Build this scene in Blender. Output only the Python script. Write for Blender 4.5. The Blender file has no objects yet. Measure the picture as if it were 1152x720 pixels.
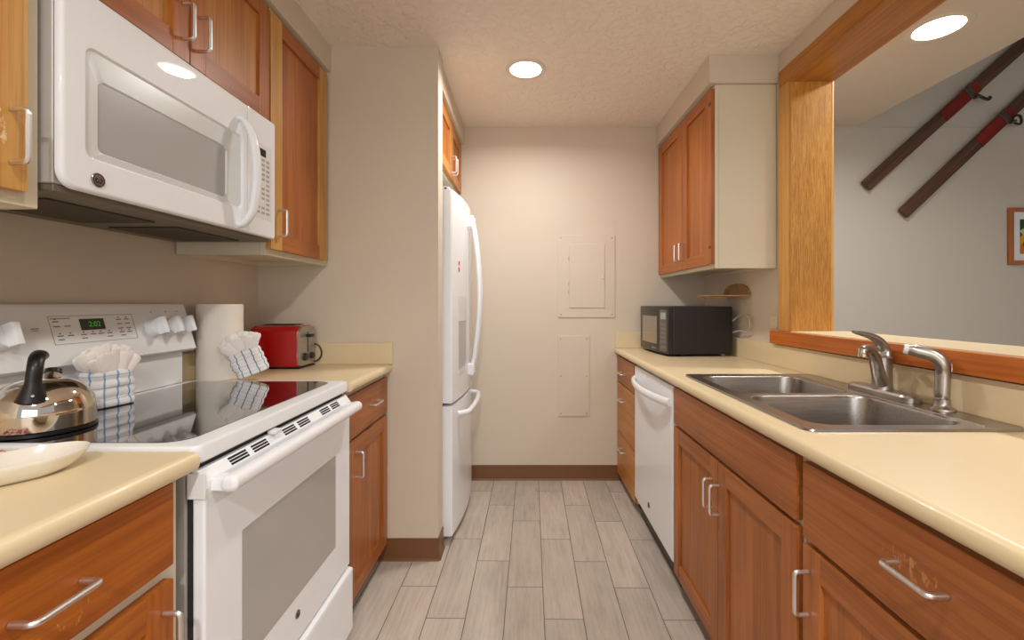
import bpy, bmesh, math, random
from mathutils import Vector, Matrix, noise

random.seed(4)
scene = bpy.context.scene
COL = scene.collection
PI = math.pi

# ------------------------------------------------------------------ camera
cam_d = bpy.data.cameras.new('camera')
cam = bpy.data.objects.new('camera', cam_d)
COL.objects.link(cam)
cam.location = (0, 0, 1.222)
cam.rotation_euler = (PI / 2, 0, 0)
cam_d.sensor_width = 36.0
cam_d.lens = 16.0
cam_d.shift_x = -15 / 1152
cam_d.shift_y = -19 / 1152
cam_d.clip_start = 0.05
scene.camera = cam

# ------------------------------------------------------------------ world, lights, exposure
scene.view_settings.view_transform = 'Standard'
scene.view_settings.look = 'None'
scene.view_settings.exposure = 0.2
scene.view_settings.gamma = 1.0
scene.view_settings.use_curve_mapping = False

world = bpy.data.worlds.new('world')
scene.world = world
world.use_nodes = True
wbg = world.node_tree.nodes['Background']
wbg.inputs[0].default_value = (0.98, 0.99, 1.0, 1)
wbg.inputs[1].default_value = 0.44

CAN_COLOR = (1.0, 0.982, 0.955)
CAN_W = 11.0
DINE_W = 13.0
FILL_W = 26.0
REAR_W = 32.0


def area_light(name, loc, rot, size, power, color, size_y=None, shape='DISK', spread=PI):
    d = bpy.data.lights.new(name, 'AREA')
    d.shape = shape
    d.size = size
    if size_y:
        d.size_y = size_y
    d.energy = power
    d.color = color
    d.spread = spread
    o = bpy.data.objects.new(name, d)
    COL.objects.link(o)
    o.location = loc
    o.rotation_euler = rot
    return o


# soft frontal fill light added behind the camera
area_light('rear_soft_fill', (0.6, -3.2, 1.5), (PI / 2, 0, 0), 2.6, FILL_W, (1, 0.99, 0.98), 1.5, 'RECTANGLE')


# ------------------------------------------------------------------ helpers
def lin(c):
    c = c / 255.0
    return c / 12.92 if c <= 0.04045 else ((c + 0.055) / 1.055) ** 2.4


def rgb(r, g, b):
    return (lin(r), lin(g), lin(b), 1.0)


class NT:
    """small node-tree helper"""
    def __init__(self, m):
        m.use_nodes = True
        self.t = m.node_tree
        self.b = self.t.nodes['Principled BSDF']

    def n(self, kind, **kw):
        x = self.t.nodes.new(kind)
        for k, v in kw.items():
            setattr(x, k, v)
        return x

    def l(self, a, b):
        self.t.links.new(a, b)

    def math(self, op, a, b=None, c=None):
        x = self.n('ShaderNodeMath', operation=op)
        for i, v in enumerate((a, b, c)):
            if v is None:
                continue
            if isinstance(v, (int, float)):
                x.inputs[i].default_value = v
            else:
                self.l(v, x.inputs[i])
        return x.outputs[0]

    def mix(self, fac, a, b, blend='MIX'):
        x = self.n('ShaderNodeMix', data_type='RGBA', blend_type=blend)
        for i, v in ((0, fac), (6, a), (7, b)):
            if isinstance(v, (int, float)):
                x.inputs[i].default_value = v
            elif isinstance(v, tuple):
                x.inputs[i].default_value = v
            else:
                self.l(v, x.inputs[i])
        return x.outputs[2]

    def ramp(self, fac, stops):
        x = self.n('ShaderNodeValToRGB')
        e = x.color_ramp.elements
        while len(e) < len(stops):
            e.new(0.5)
        for i, (p, c) in enumerate(stops):
            e[i].position = p
            e[i].color = c
        self.l(fac, x.inputs[0])
        return x.outputs[0]

    def coords(self, scale=(1, 1, 1), rnd=True, kind='Object', rot=(0, 0, 0)):
        tc = self.n('ShaderNodeTexCoord')
        mp = self.n('ShaderNodeMapping')
        mp.inputs['Scale'].default_value = scale
        mp.inputs['Rotation'].default_value = rot
        self.l(tc.outputs[kind], mp.inputs[0])
        out = mp.outputs[0]
        if rnd:
            oi = self.n('ShaderNodeObjectInfo')
            add = self.n('ShaderNodeVectorMath', operation='ADD')
            sc = self.math('MULTIPLY', oi.outputs['Random'], 37.0)
            cb = self.n('ShaderNodeCombineXYZ')
            for i in range(3):
                self.l(sc, cb.inputs[i])
            self.l(out, add.inputs[0])
            self.l(cb.outputs[0], add.inputs[1])
            out = add.outputs[0]
        return out

    def noise(self, vec, scale, detail=3, rough=0.5, dist=0.0):
        x = self.n('ShaderNodeTexNoise')
        x.inputs['Scale'].default_value = scale
        x.inputs['Detail'].default_value = detail
        x.inputs['Roughness'].default_value = rough
        x.inputs['Distortion'].default_value = dist
        self.l(vec, x.inputs['Vector'])
        return x.outputs['Fac']

    def bump(self, height, strength, dist=0.01):
        x = self.n('ShaderNodeBump')
        x.inputs['Strength'].default_value = strength
        x.inputs['Distance'].default_value = dist
        self.l(height, x.inputs['Height'])
        self.l(x.outputs[0], self.b.inputs['Normal'])


def mat(name, color, rough=0.5, metal=0.0, bump=None, spec=0.5, coat=0.0, var=0.0, emit=None, trans=0.0):
    m = bpy.data.materials.new(name)
    t = NT(m)
    b = t.b
    b.inputs['Base Color'].default_value = color
    b.inputs['Roughness'].default_value = rough
    b.inputs['Metallic'].default_value = metal
    b.inputs['Specular IOR Level'].default_value = spec
    b.inputs['Coat Weight'].default_value = coat
    b.inputs['Coat Roughness'].default_value = 0.025
    if trans:
        b.inputs['Transmission Weight'].default_value = trans
    if bump or var:
        v = t.coords()
        if bump:
            sc, st = bump
            t.bump(t.noise(v, sc, 4, 0.55), st, 0.004)
        if var:
            n = t.noise(v, 6, 4)
            dark = tuple(c * (1 - var) for c in color[:3]) + (1,)
            t.l(t.mix(n, color, dark), b.inputs['Base Color'])
    if emit:
        b.inputs['Emission Color'].default_value = emit[0]
        b.inputs['Emission Strength'].default_value = emit[1]
    return m


def wood(name, light, dark, axis='z', rough=0.40, coat=0.06, figure=1.0, flecks=0.5, ripple=0.0, wear=None):
    """grain runs along axis"""
    m = bpy.data.materials.new(name)
    t = NT(m)
    a, c = 14.0 * figure, 0.9 * figure
    sc = {'z': (a, a, c), 'x': (c, a, a), 'y': (a, c, a)}[axis]
    v = t.coords(sc)
    n1 = t.noise(v, 1.0, 5, 0.6, 0.8 + ripple)
    sc2 = tuple(x * 9 if x == a else x * 2.5 for x in sc)
    v2 = t.coords(sc2)
    n2 = t.noise(v2, 1.0, 3, 0.6, 0.2 + ripple)
    base = t.ramp(n1, [(0.28, dark), (0.72, light)])
    streak = t.ramp(n2, [(0.40, (0.66, 0.56, 0.46, 1)), (0.54, (1, 1, 1, 1))])
    col = t.mix(flecks, base, streak, 'MULTIPLY')
    v3 = t.coords((1, 1, 1))
    n3 = t.noise(v3, 2.2, 2)
    tone = t.ramp(n3, [(0.3, (0.86, 0.82, 0.78, 1)), (0.7, (1.06, 1.05, 1.02, 1))])
    col = t.mix(1.0, col, tone, 'MULTIPLY')
    if wear:                                   # finish rubbed off around a handle
        cx_, cz_, rx_, rz_, wc, thr = wear
        tc = t.n('ShaderNodeTexCoord')
        sp = t.n('ShaderNodeSeparateXYZ')
        t.l(tc.outputs['Object'], sp.inputs[0])
        ex = t.math('DIVIDE', t.math('SUBTRACT', sp.outputs[0], cx_), rx_)
        ez = t.math('DIVIDE', t.math('SUBTRACT', sp.outputs[2], cz_), rz_)
        d2 = t.math('ADD', t.math('MULTIPLY', ex, ex), t.math('MULTIPLY', ez, ez))
        fall = t.math('MAXIMUM', t.math('SUBTRACT', 1.0, d2), 0.0)
        vw = t.coords((60, 60, 26), rnd=False)
        nw = t.noise(vw, 1.6, 4, 0.65, 0.4)
        wf = t.ramp(t.math('MULTIPLY', nw, fall), [(thr, (0, 0, 0, 1)), (thr + 0.06, (1, 1, 1, 1))])
        col = t.mix(wf, col, wc)
    t.l(col, t.b.inputs['Base Color'])
    t.b.inputs['Roughness'].default_value = rough
    t.b.inputs['Specular IOR Level'].default_value = 0.35
    t.b.inputs['Coat Weight'].default_value = coat
    t.b.inputs['Coat Roughness'].default_value = 0.22
    t.bump(n2, 0.12, 0.002)
    return m


# ------------------------------------------------------------------ mesh helpers
def new_bm():
    return bmesh.new()


def set_mat(faces, mi):
    for f in faces:
        f.material_index = mi


def box(bm, x0, x1, y0, y1, z0, z1, bevel=0.0, seg=2, mi=0, M=None):
    vs = [bm.verts.new((x, y, z)) for x in (x0, x1) for y in (y0, y1) for z in (z0, z1)]
    idx = [(0, 1, 3, 2), (4, 6, 7, 5), (0, 4, 5, 1), (2, 3, 7, 6), (0, 2, 6, 4), (1, 5, 7, 3)]
    fs = [bm.faces.new([vs[i] for i in q]) for q in idx]
    set_mat(fs, mi)
    if bevel > 0:
        es = list({e for f in fs for e in f.edges})
        r = bmesh.ops.bevel(bm, geom=es, offset=bevel, segments=seg, profile=0.5, affect='EDGES')
        set_mat(r['faces'], mi)
        vs = list({v for f in r['faces'] for v in f.verts} | {v for v in vs if v.is_valid})
    if M is not None:
        bmesh.ops.transform(bm, matrix=M, verts=[v for v in vs if v.is_valid])
    return vs


def tube(bm, pts, r, seg=10, mi=0, caps=True, closed=False, flat=1.0, up=None):
    """sweep a circle along pts; r may be a list; flat squashes the second axis"""
    pts = [Vector(p) for p in pts]
    n = len(pts)
    rs = r if isinstance(r, (list, tuple)) else [r] * n
    tang = []
    for i in range(n):
        if closed:
            d = pts[(i + 1) % n] - pts[i - 1]
        else:
            d = pts[min(i + 1, n - 1)] - pts[max(i - 1, 0)]
        tang.append(d.normalized())
    ref = Vector(up) if up else Vector((0, 0, 1))
    if abs(tang[0].dot(ref)) > 0.95:
        ref = Vector((1, 0, 0))
    nrm = (ref - tang[0] * ref.dot(tang[0])).normalized()
    rings = []
    for i in range(n):
        nrm = (nrm - tang[i] * nrm.dot(tang[i]))
        nrm.normalize()
        bi = tang[i].cross(nrm)
        ring = []
        for k in range(seg):
            a = 2 * PI * k / seg
            ring.append(bm.verts.new(pts[i] + nrm * math.cos(a) * rs[i] + bi * math.sin(a) * rs[i] * flat))
        rings.append(ring)
    rng = n if closed else n - 1
    for i in range(rng):
        A, B = rings[i], rings[(i + 1) % n]
        for k in range(seg):
            f = bm.faces.new((A[k], A[(k + 1) % seg], B[(k + 1) % seg], B[k]))
            f.material_index = mi
    if caps and not closed:
        for ring, rev in ((rings[0], True), (rings[-1], False)):
            f = bm.faces.new(list(reversed(ring)) if rev else ring)
            f.material_index = mi
    return rings


def bend(pts, rad, n=5):
    """round the corners of a polyline"""
    pts = [Vector(p) for p in pts]
    out = [pts[0]]
    for i in range(1, len(pts) - 1):
        a, b, c = pts[i - 1], pts[i], pts[i + 1]
        r = min(rad, (a - b).length * 0.49, (c - b).length * 0.49)
        p0 = b + (a - b).normalized() * r
        p1 = b + (c - b).normalized() * r
        for k in range(n + 1):
            t = k / n
            out.append(p0 * (1 - t) ** 2 + b * 2 * t * (1 - t) + p1 * t * t)
    out.append(pts[-1])
    return out


def smooth_path(pts, n=8):
    """Catmull-Rom through pts"""
    P = [Vector(p) for p in pts]
    P = [P[0] * 2 - P[1]] + P + [P[-1] * 2 - P[-2]]
    out = []
    for i in range(1, len(P) - 2):
        for k in range(n):
            t = k / n
            a, b, c, d = P[i - 1], P[i], P[i + 1], P[i + 2]
            out.append(0.5 * ((2 * b) + (c - a) * t + (2 * a - 5 * b + 4 * c - d) * t * t + (3 * b - a - 3 * c + d) * t ** 3))
    out.append(P[-2])
    return out


def lathe(bm, prof, center=(0, 0, 0), seg=40, mi=0, axis='z', capb=True, capt=True):
    c = Vector(center)
    rings = []

    def pos(r, z, a):
        if axis == 'z':
            return c + Vector((r * math.cos(a), r * math.sin(a), z))
        if axis == 'x':
            return c + Vector((z, r * math.cos(a), r * math.sin(a)))
        return c + Vector((r * math.sin(a), z, r * math.cos(a)))
    for r, z in prof:
        rings.append([bm.verts.new(pos(max(r, 1e-5), z, 2 * PI * k / seg)) for k in range(seg)])
    for A, B in zip(rings, rings[1:]):
        for k in range(seg):
            f = bm.faces.new((A[k], A[(k + 1) % seg], B[(k + 1) % seg], B[k]))
            f.material_index = mi
    if capb:
        bm.faces.new(list(reversed(rings[0]))).material_index = mi
    if capt:
        bm.faces.new(rings[-1]).material_index = mi
    return rings


def prism(bm, pts, a0, a1, axis='y', mi=0):
    """extrude a closed 2-D outline along axis; pts are (x,z) for y, (y,z) for x, (x,y) for z"""
    def P(p, a):
        if axis == 'y':
            return (p[0], a, p[1])
        if axis == 'x':
            return (a, p[0], p[1])
        return (p[0], p[1], a)
    A = [bm.verts.new(P(p, a0)) for p in pts]
    B = [bm.verts.new(P(p, a1)) for p in pts]
    n = len(pts)
    fs = [bm.faces.new((A[i], A[(i + 1) % n], B[(i + 1) % n], B[i])) for i in range(n)]
    fs.append(bm.faces.new(A))
    fs.append(bm.faces.new(list(reversed(B))))
    set_mat(fs, mi)
    return A + B


def rrect(x0, x1, y0, y1, r, n=6):
    """rounded rectangle outline, counter-clockwise"""
    out = []
    rs = r if isinstance(r, (list, tuple)) else [r] * 4
    for (cx, cy, a0, rr) in ((x1 - rs[0], y1 - rs[0], 0, rs[0]), (x0 + rs[1], y1 - rs[1], 90, rs[1]),
                             (x0 + rs[2], y0 + rs[2], 180, rs[2]), (x1 - rs[3], y0 + rs[3], 270, rs[3])):
        for k in range(n + 1):
            a = math.radians(a0 + 90 * k / n)
            out.append((cx + rr * math.cos(a), cy + rr * math.sin(a)))
    return out


MW = {}


def finish(bm, name, mats, parent=None, smooth=True, local=False, angle=35):
    """bmesh (world coordinates, or the parent's when local) -> ONE mesh object"""
    bmesh.ops.recalc_face_normals(bm, faces=bm.faces[:])
    if parent is not None and not local:
        bmesh.ops.transform(bm, matrix=MW[root_of(parent).name].inverted(), verts=bm.verts[:])
    me = bpy.data.meshes.new(name)
    bm.to_mesh(me)
    bm.free()
    for m in (mats if isinstance(mats, (list, tuple)) else [mats]):
        me.materials.append(m)
    if smooth:
        me.polygons.foreach_set('use_smooth', [True] * len(me.polygons))
        me.set_sharp_from_angle(angle=math.radians(angle))
    o = bpy.data.objects.new(name, me)
    COL.objects.link(o)
    if smooth and len(me.polygons) > 6:
        wn = o.modifiers.new('weighted_normal', 'WEIGHTED_NORMAL')
        wn.keep_sharp = True
        wn.weight = 50
    if parent is not None:
        o.parent = parent
    return o


def root_of(o):
    while o.parent is not None:
        o = o.parent
    return o


def thing(name, label, cat, loc=(0, 0, 0), rotz=0.0, group=None, M=None):
    o = bpy.data.objects.new(name, None)
    o.empty_display_size = 0.05
    COL.objects.link(o)
    if M is None:
        M = Matrix.Translation(loc) @ Matrix.Rotation(rotz, 4, 'Z')
    o.matrix_world = M
    MW[o.name] = M
    tag(o, label, cat, group)
    return o


def tag(o, label, cat, group=None):
    o['label'] = label
    o['category'] = cat
    if group:
        o['group'] = group
    return o


def single(name, bm, mats, label, cat, base=None, group=None, **kw):
    """a thing that is one mesh; its origin goes to base"""
    if base is not None:
        bmesh.ops.transform(bm, matrix=Matrix.Translation(-Vector(base)), verts=bm.verts[:])
    o = finish(bm, name, mats, **kw)
    if base is not None:
        o.location = base
    MW[o.name] = Matrix.Translation(base or (0, 0, 0))
    return tag(o, label, cat, group)


def struct(name, bm, mats, parent=None, **kw):
    o = finish(bm, name, mats, parent, **kw)
    if parent is None:
        o['kind'] = 'structure'
        MW[o.name] = Matrix.Identity(4)
    return o


def sbox(name, m, *b, bevel=0.0, parent=None):
    bm = new_bm()
    box(bm, *b, bevel=bevel)
    return struct(name, bm, m, parent)


def text_bm(s, size, M, depth=0.0004):
    cu = bpy.data.curves.new('lettering', 'FONT')
    cu.body = s
    cu.size = size
    cu.align_x = 'CENTER'
    cu.align_y = 'CENTER'
    cu.extrude = depth
    o = bpy.data.objects.new('lettering', cu)
    COL.objects.link(o)
    dg = bpy.context.evaluated_depsgraph_get()
    me = bpy.data.meshes.new_from_object(o.evaluated_get(dg))
    bm = bmesh.new()
    bm.from_mesh(me)
    bpy.data.objects.remove(o)
    bpy.data.curves.remove(cu)
    bpy.data.meshes.remove(me)
    bmesh.ops.transform(bm, matrix=M, verts=bm.verts[:])
    return bm


# frame whose x runs along world +Y, y up, normal +X (for faces on the left side)
def face_left(x, y, z, tilt=0.0):
    return Matrix.Translation((x, y, z)) @ Matrix(((0, 0, 1, 0), (1, 0, 0, 0), (0, 1, 0, 0), (0, 0, 0, 1)))


def face_right(x, y, z):
    return Matrix.Translation((x, y, z)) @ Matrix(((0, 0, -1, 0), (-1, 0, 0, 0), (0, 1, 0, 0), (0, 0, 0, 1)))


# ------------------------------------------------------------------ materials
def wall_mat(name, color, var=0.03):
    m = bpy.data.materials.new(name)
    t = NT(m)
    v = t.coords(rnd=False)
    n = t.noise(v, 110, 3, 0.5)
    t.bump(n, 0.10, 0.003)
    n2 = t.noise(v, 1.3, 3)
    d = tuple(c * (1 - var) for c in color[:3]) + (1,)
    t.l(t.mix(n2, color, d), t.b.inputs['Base Color'])
    t.b.inputs['Roughness'].default_value = 0.62
    return m


M_WALL = wall_mat('beige_wall_paint', rgb(217, 203, 184))
M_DINE = wall_mat('grey_wall_paint', rgb(202, 194, 182))
m = bpy.data.materials.new('knockdown_ceiling')
t = NT(m)
v = t.coords(rnd=False)
n1 = t.noise(v, 26, 5, 0.6, 0.6)
hgt = t.ramp(n1, [(0.46, (0, 0, 0, 1)), (0.60, (1, 1, 1, 1))])
t.bump(hgt, 0.5, 0.008)
t.b.inputs['Base Color'].default_value = rgb(244, 233, 218)
t.b.inputs['Roughness'].default_value = 0.75
M_CEIL = m
M_CEIL2 = wall_mat('smooth_ceiling_paint', rgb(224, 208, 191), 0.02)

# plank tile floor
m = bpy.data.materials.new('wood_look_plank_tile')
t = NT(m)
tc = t.n('ShaderNodeTexCoord')
sp = t.n('ShaderNodeSeparateXYZ')
t.l(tc.outputs['Object'], sp.inputs[0])
X = t.math('SUBTRACT', sp.outputs[0], t.math('MULTIPLY', sp.outputs[1], 0.0127))
Yc = t.math('ADD', sp.outputs[1], t.math('MULTIPLY', sp.outputs[0], 0.0127))
PWID, PLEN = 0.1529, 0.596
u = t.math('DIVIDE', t.math('SUBTRACT', X, 0.0505), PWID)
ci = t.math('FLOOR', u)
fu = t.math('FRACT', u)
ph = t.math('MULTIPLY', t.math('FLOORED_MODULO', t.math('ADD', ci, 2.0), 3.0), 0.1975)
vv = t.math('DIVIDE', t.math('ADD', t.math('SUBTRACT', Yc, 2.752), ph), PLEN)
ri = t.math('FLOOR', vv)
fv = t.math('FRACT', vv)
cb = t.n('ShaderNodeCombineXYZ')
t.l(ci, cb.inputs[0])
t.l(ri, cb.inputs[1])
wn = t.n('ShaderNodeTexWhiteNoise', noise_dimensions='2D')
t.l(cb.outputs[0], wn.inputs['Vector'])
rnd = wn.outputs['Value']
g = 0.0018
eu = t.math('MINIMUM', fu, t.math('SUBTRACT', 1.0, fu))
ev = t.math('MINIMUM', fv, t.math('SUBTRACT', 1.0, fv))
du = t.math('MULTIPLY', eu, PWID)
dv = t.math('MULTIPLY', ev, PLEN)
dist = t.math('MINIMUM', du, dv)
grout = t.math('LESS_THAN', dist, g)
gc = t.n('ShaderNodeCombineXYZ')
t.l(t.math('ADD', t.math('MULTIPLY', X, 1.0), t.math('MULTIPLY', rnd, 13.0)), gc.inputs[0])
t.l(t.math('ADD', t.math('MULTIPLY', Yc, 0.07), t.math('MULTIPLY', rnd, 31.0)), gc.inputs[1])
t.l(t.math('MULTIPLY', rnd, 7.0), gc.inputs[2])
na = t.noise(gc.outputs[0], 60, 4, 0.6, 0.4)
nb = t.noise(gc.outputs[0], 260, 2, 0.5)
gc2 = t.n('ShaderNodeCombineXYZ')
t.l(t.math('ADD', X, t.math('MULTIPLY', rnd, 5.0)), gc2.inputs[0])
t.l(t.math('MULTIPLY', Yc, 0.35), gc2.inputs[1])
nc = t.noise(gc2.outputs[0], 9, 4, 0.6, 0.5)
grain = t.ramp(t.math('ADD', t.math('MULTIPLY', na, 0.55), t.math('MULTIPLY', nc, 0.45)),
               [(0.30, rgb(170, 158, 146)), (0.50, rgb(193, 181, 169)), (0.74, rgb(208, 197, 185))])
tone = t.ramp(rnd, [(0.0, (0.86, 0.86, 0.86, 1)), (1.0, (1.06, 1.06, 1.05, 1))])
col = t.mix(1.0, grain, tone, 'MULTIPLY')
fine = t.ramp(nb, [(0.35, (0.88, 0.87, 0.85, 1)), (0.55, (1, 1, 1, 1))])
col = t.mix(0.45, col, fine, 'MULTIPLY')
col = t.mix(grout, col, rgb(104, 93, 80))
t.l(col, t.b.inputs['Base Color'])
t.b.inputs['Roughness'].default_value = 0.42
t.bump(t.math('SUBTRACT', 1.0, grout), 0.25, 0.002)
M_FLOOR = m

M_BASE = mat('brown_vinyl_baseboard', rgb(118, 76, 42), 0.4)
M_LAM = mat('cream_laminate', rgb(228, 208, 169), 0.36, var=0.04, coat=0.08)
M_CREAM = mat('cream_cabinet_melamine', rgb(222, 211, 186), 0.42, var=0.03)
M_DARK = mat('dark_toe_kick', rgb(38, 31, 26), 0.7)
M_BLACK = mat('black_plastic', rgb(20, 19, 18), 0.35)
M_SHADOWGAP = mat('slot_shade_black', rgb(12, 11, 10), 0.8)  # flat black painted for the shade inside vent and toaster slots
M_NICKEL = mat('satin_nickel', rgb(228, 226, 224), 0.36, 1.0)
M_WHITE = mat('white_enamel', rgb(243, 245, 248), 0.4, coat=0.5, spec=0.12)
M_WHITEP = mat('white_plastic', rgb(232, 231, 229), 0.32)
M_GREYM = mat('grey_painted_steel', rgb(196, 193, 188), 0.4, 0.2)
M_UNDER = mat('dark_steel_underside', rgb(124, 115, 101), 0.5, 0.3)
M_GLASSW = mat('light_grey_screened_glass', rgb(176, 175, 173), 0.25, coat=0.4)
M_INSET = mat('pale_grey_door_inset', rgb(218, 221, 220), 0.25, coat=0.4)
M_OVENGL = mat('grey_oven_glass', rgb(176, 173, 170), 0.3, coat=0.9, spec=0.2)
M_BGLASS = mat('black_ceramic_glass', rgb(14, 13, 13), 0.05, coat=1.0)
M_CHROME = mat('polished_steel', rgb(214, 206, 196), 0.07, 1.0)
M_MARK = mat('grey_print', rgb(120, 108, 100), 0.5)
M_MARKD = mat('dark_print', rgb(70, 62, 58), 0.5)
M_LCD = mat('dark_display_glass', rgb(26, 24, 22), 0.15)
M_GREEN = mat('green_digits', rgb(40, 110, 36), 0.4, emit=((0.05, 0.35, 0.03, 1), 0.35))
M_BADGE = mat('badge_silver', rgb(150, 145, 142), 0.25, 0.9)
M_BADGED = mat('badge_dark', rgb(70, 62, 60), 0.3, 0.6)
M_RED = mat('red_enamel', rgb(172, 4, 14), 0.14, coat=0.8)
M_SILVER = mat('silver_plastic', rgb(176, 170, 160), 0.3, 0.6)
M_CORD = mat('black_cord', rgb(26, 22, 20), 0.45)
M_CORDG = mat('grey_cord', rgb(186, 178, 166), 0.45)
M_MBODY = mat('black_metal_case', rgb(24, 22, 20), 0.42)
M_MFRONT = mat('glossy_black_front', rgb(38, 34, 31), 0.3, spec=0.35, coat=0.12)
M_MWIN = mat('reflective_window', rgb(150, 138, 122), 0.15, 0.5, coat=0.6)
M_MPAN = mat('grey_keypad', rgb(92, 88, 84), 0.3)
M_LCDS = mat('silver_lcd', rgb(160, 162, 162), 0.25)
M_PAPER = mat('paper_towel_paper', rgb(240, 232, 220), 0.9, bump=(60, 0.35))
M_CARD = mat('cardboard_core', rgb(170, 140, 104), 0.85)
M_DISHCLOTH = mat('white_dishcloth', rgb(246, 238, 232), 0.9, bump=(160, 0.3), var=0.03)
M_CERAMIC = mat('white_ceramic', rgb(236, 230, 216), 0.15, coat=0.6)
M_PLATE = mat('cream_switch_plate', rgb(226, 214, 186), 0.4)
M_MATB = mat('white_mat_board', rgb(226, 226, 228), 0.8)
M_STICK = mat('red_sticker', rgb(214, 92, 70), 0.5)
M_GASKETGAP = mat('dark_gasket_and_gap', rgb(40, 38, 36), 0.6)  # fridge gasket and pins, plus the shaded gap at the oven door
M_LAMP = mat('lamp_lens', rgb(255, 250, 240), 0.4, emit=((1.0, 0.95, 0.86, 1), 14.0))
M_TRIMRING = mat('lamp_trim_ring', rgb(226, 214, 196), 0.45)
M_WHITETRIM = mat('white_baffle', rgb(240, 234, 224), 0.4)

WD = {}
for ax in 'xyz':
    WD['cherry_' + ax] = wood('stained_fir_' + ax, rgb(190, 120, 64), rgb(150, 88, 42), ax)
    WD['orange_' + ax] = wood('orange_stained_fir_' + ax, rgb(188, 108, 34), rgb(156, 82, 20), ax)
    WD['amber_' + ax] = wood('amber_fir_' + ax, rgb(212, 150, 76), rgb(184, 118, 52), ax)
    WD['honey_' + ax] = wood('honey_oak_' + ax, rgb(222, 172, 98), rgb(202, 146, 72), ax, figure=1.3)
    WD['upper_' + ax] = wood('upper_fir_' + ax, rgb(196, 123, 62), rgb(162, 90, 38), ax)
    WD['hworn_' + ax] = wood('scratched_honey_oak_' + ax, rgb(222, 172, 98), rgb(202, 146, 72), ax, figure=1.3, wear=(0.362, 1.535, 0.045, 0.085, rgb(232, 204, 154), 0.43))
    WD['cworn_' + ax] = wood('rubbed_stained_fir_' + ax, rgb(190, 120, 64), rgb(150, 88, 42), ax, wear=(0.30, 0.785, 0.16, 0.060, rgb(190, 130, 76), 0.50))
    WD['oworn_' + ax] = wood('rubbed_orange_fir_' + ax, rgb(188, 108, 34), rgb(156, 82, 20), ax, wear=(0.26, 0.775, 0.18, 0.07, rgb(206, 138, 66), 0.58))
WD['post_z'] = wood('figured_oak_post', rgb(226, 172, 88), rgb(184, 122, 40), 'z', figure=3.6, flecks=1.0, ripple=3.0)
WD['header_y'] = wood('header_oak', rgb(198, 134, 60), rgb(170, 106, 40), 'y')
WD['apron_y'] = wood('ledge_apron_wood', rgb(204, 118, 50), rgb(172, 90, 32), 'y')
WD['ski'] = wood('dark_old_ski_wood', rgb(112, 80, 60), rgb(66, 44, 36), 'x', rough=0.5, coat=0.05, figure=1.5)
WD['shelf'] = wood('brown_shelf_wood', rgb(190, 142, 82), rgb(150, 104, 56), 'x')
WD['frame_z'] = wood('frame_wood', rgb(196, 124, 78), rgb(160, 92, 54), 'z', figure=2)

# brushed stainless steel
m = bpy.data.materials.new('brushed_stainless')
t = NT(m)
v = t.coords((3, 90, 90))
n = t.noise(v, 3.0, 3)
t.b.inputs['Metallic'].default_value = 1.0
t.l(t.ramp(n, [(0.3, rgb(158, 152, 147)), (0.7, rgb(182, 177, 172))]), t.b.inputs['Base Color'])
t.b.inputs['Roughness'].default_value = 0.30
t.bump(n, 0.05, 0.001)
M_STEEL = m
M_BNICKEL = mat('brushed_nickel', rgb(186, 181, 175), 0.33, 1.0)


def check_cloth(name, c1, c2, period=0.032):
    m = bpy.data.materials.new(name)
    t = NT(m)
    tc = t.n('ShaderNodeTexCoord')
    sp = t.n('ShaderNodeSeparateXYZ')
    t.l(tc.outputs['UV'], sp.inputs[0])

    def stripe(o, per, off, w):
        f = t.math('FRACT', t.math('DIVIDE', t.math('ADD', o, off), per))
        return t.math('LESS_THAN', f, w)
    a = stripe(sp.outputs[0], period, 0.004, 0.15)
    b = stripe(sp.outputs[1], period, 0.012, 0.07)
    col = t.mix(t.math('MULTIPLY', b, 0.55), rgb(240, 238, 238), c2)
    col = t.mix(t.math('MULTIPLY', a, 0.85), col, c1)
    t.l(col, t.b.inputs['Base Color'])
    t.b.inputs['Roughness'].default_value = 0.92
    v = t.coords()
    t.bump(t.noise(v, 320, 2), 0.35, 0.002)
    return m


M_CHECK1 = check_cloth('blue_check_cloth', rgb(96, 158, 206), rgb(120, 140, 190))
M_CHECK2 = check_cloth('slate_check_cloth', rgb(86, 110, 146), rgb(120, 140, 170), 0.026)

# ------------------------------------------------------------------ SETTING
FAR = 3.145
XL = -1.272
XR = 1.242
XR2 = 1.41
PIER = 2.166
PBACK = 2.28
CH = 2.44
YB = -1.6
XD = 5.6
VX = 2.285
VZ = 4.1

sbox('floor', M_FLOOR, XL - 0.1, XD, YB, FAR + 0.1, -0.1, 0.0)
sbox('wall_left', M_WALL, XL - 0.1, XL, YB, FAR, 0.0, CH)
sbox('wall_far', M_WALL, XL - 0.1, XR2 - 0.02, FAR, FAR + 0.1, 0.0, CH)
sbox('wall_far_dining', M_DINE, XR2 - 0.02, XD, FAR, FAR + 0.1, 0.0, CH)
sbox('wall_far_gable', M_DINE, XR2 - 0.02, XD, FAR + 0.004, FAR + 0.1, CH, VZ)
sbox('wall_partition', M_WALL, XL, -0.415, PIER, PBACK, 0.0, CH)
sbox('ceiling', M_CEIL, XL - 0.1, XR, YB, FAR + 0.1, CH, CH + 0.1)
sbox('ceiling_dining', M_CEIL2, XR, VX, YB, FAR, CH, CH + 0.12)
sbox('ceiling_vault', M_CEIL2, VX - 0.1, XD, YB, FAR + 0.1, VZ, VZ + 0.1)
sbox('wall_vault', M_DINE, VX - 0.02, VX, YB, FAR, CH + 0.12, VZ)
sbox('wall_dining_right', M_DINE, XD, XD + 0.1, YB, FAR + 0.1, 0.0, VZ)
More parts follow.
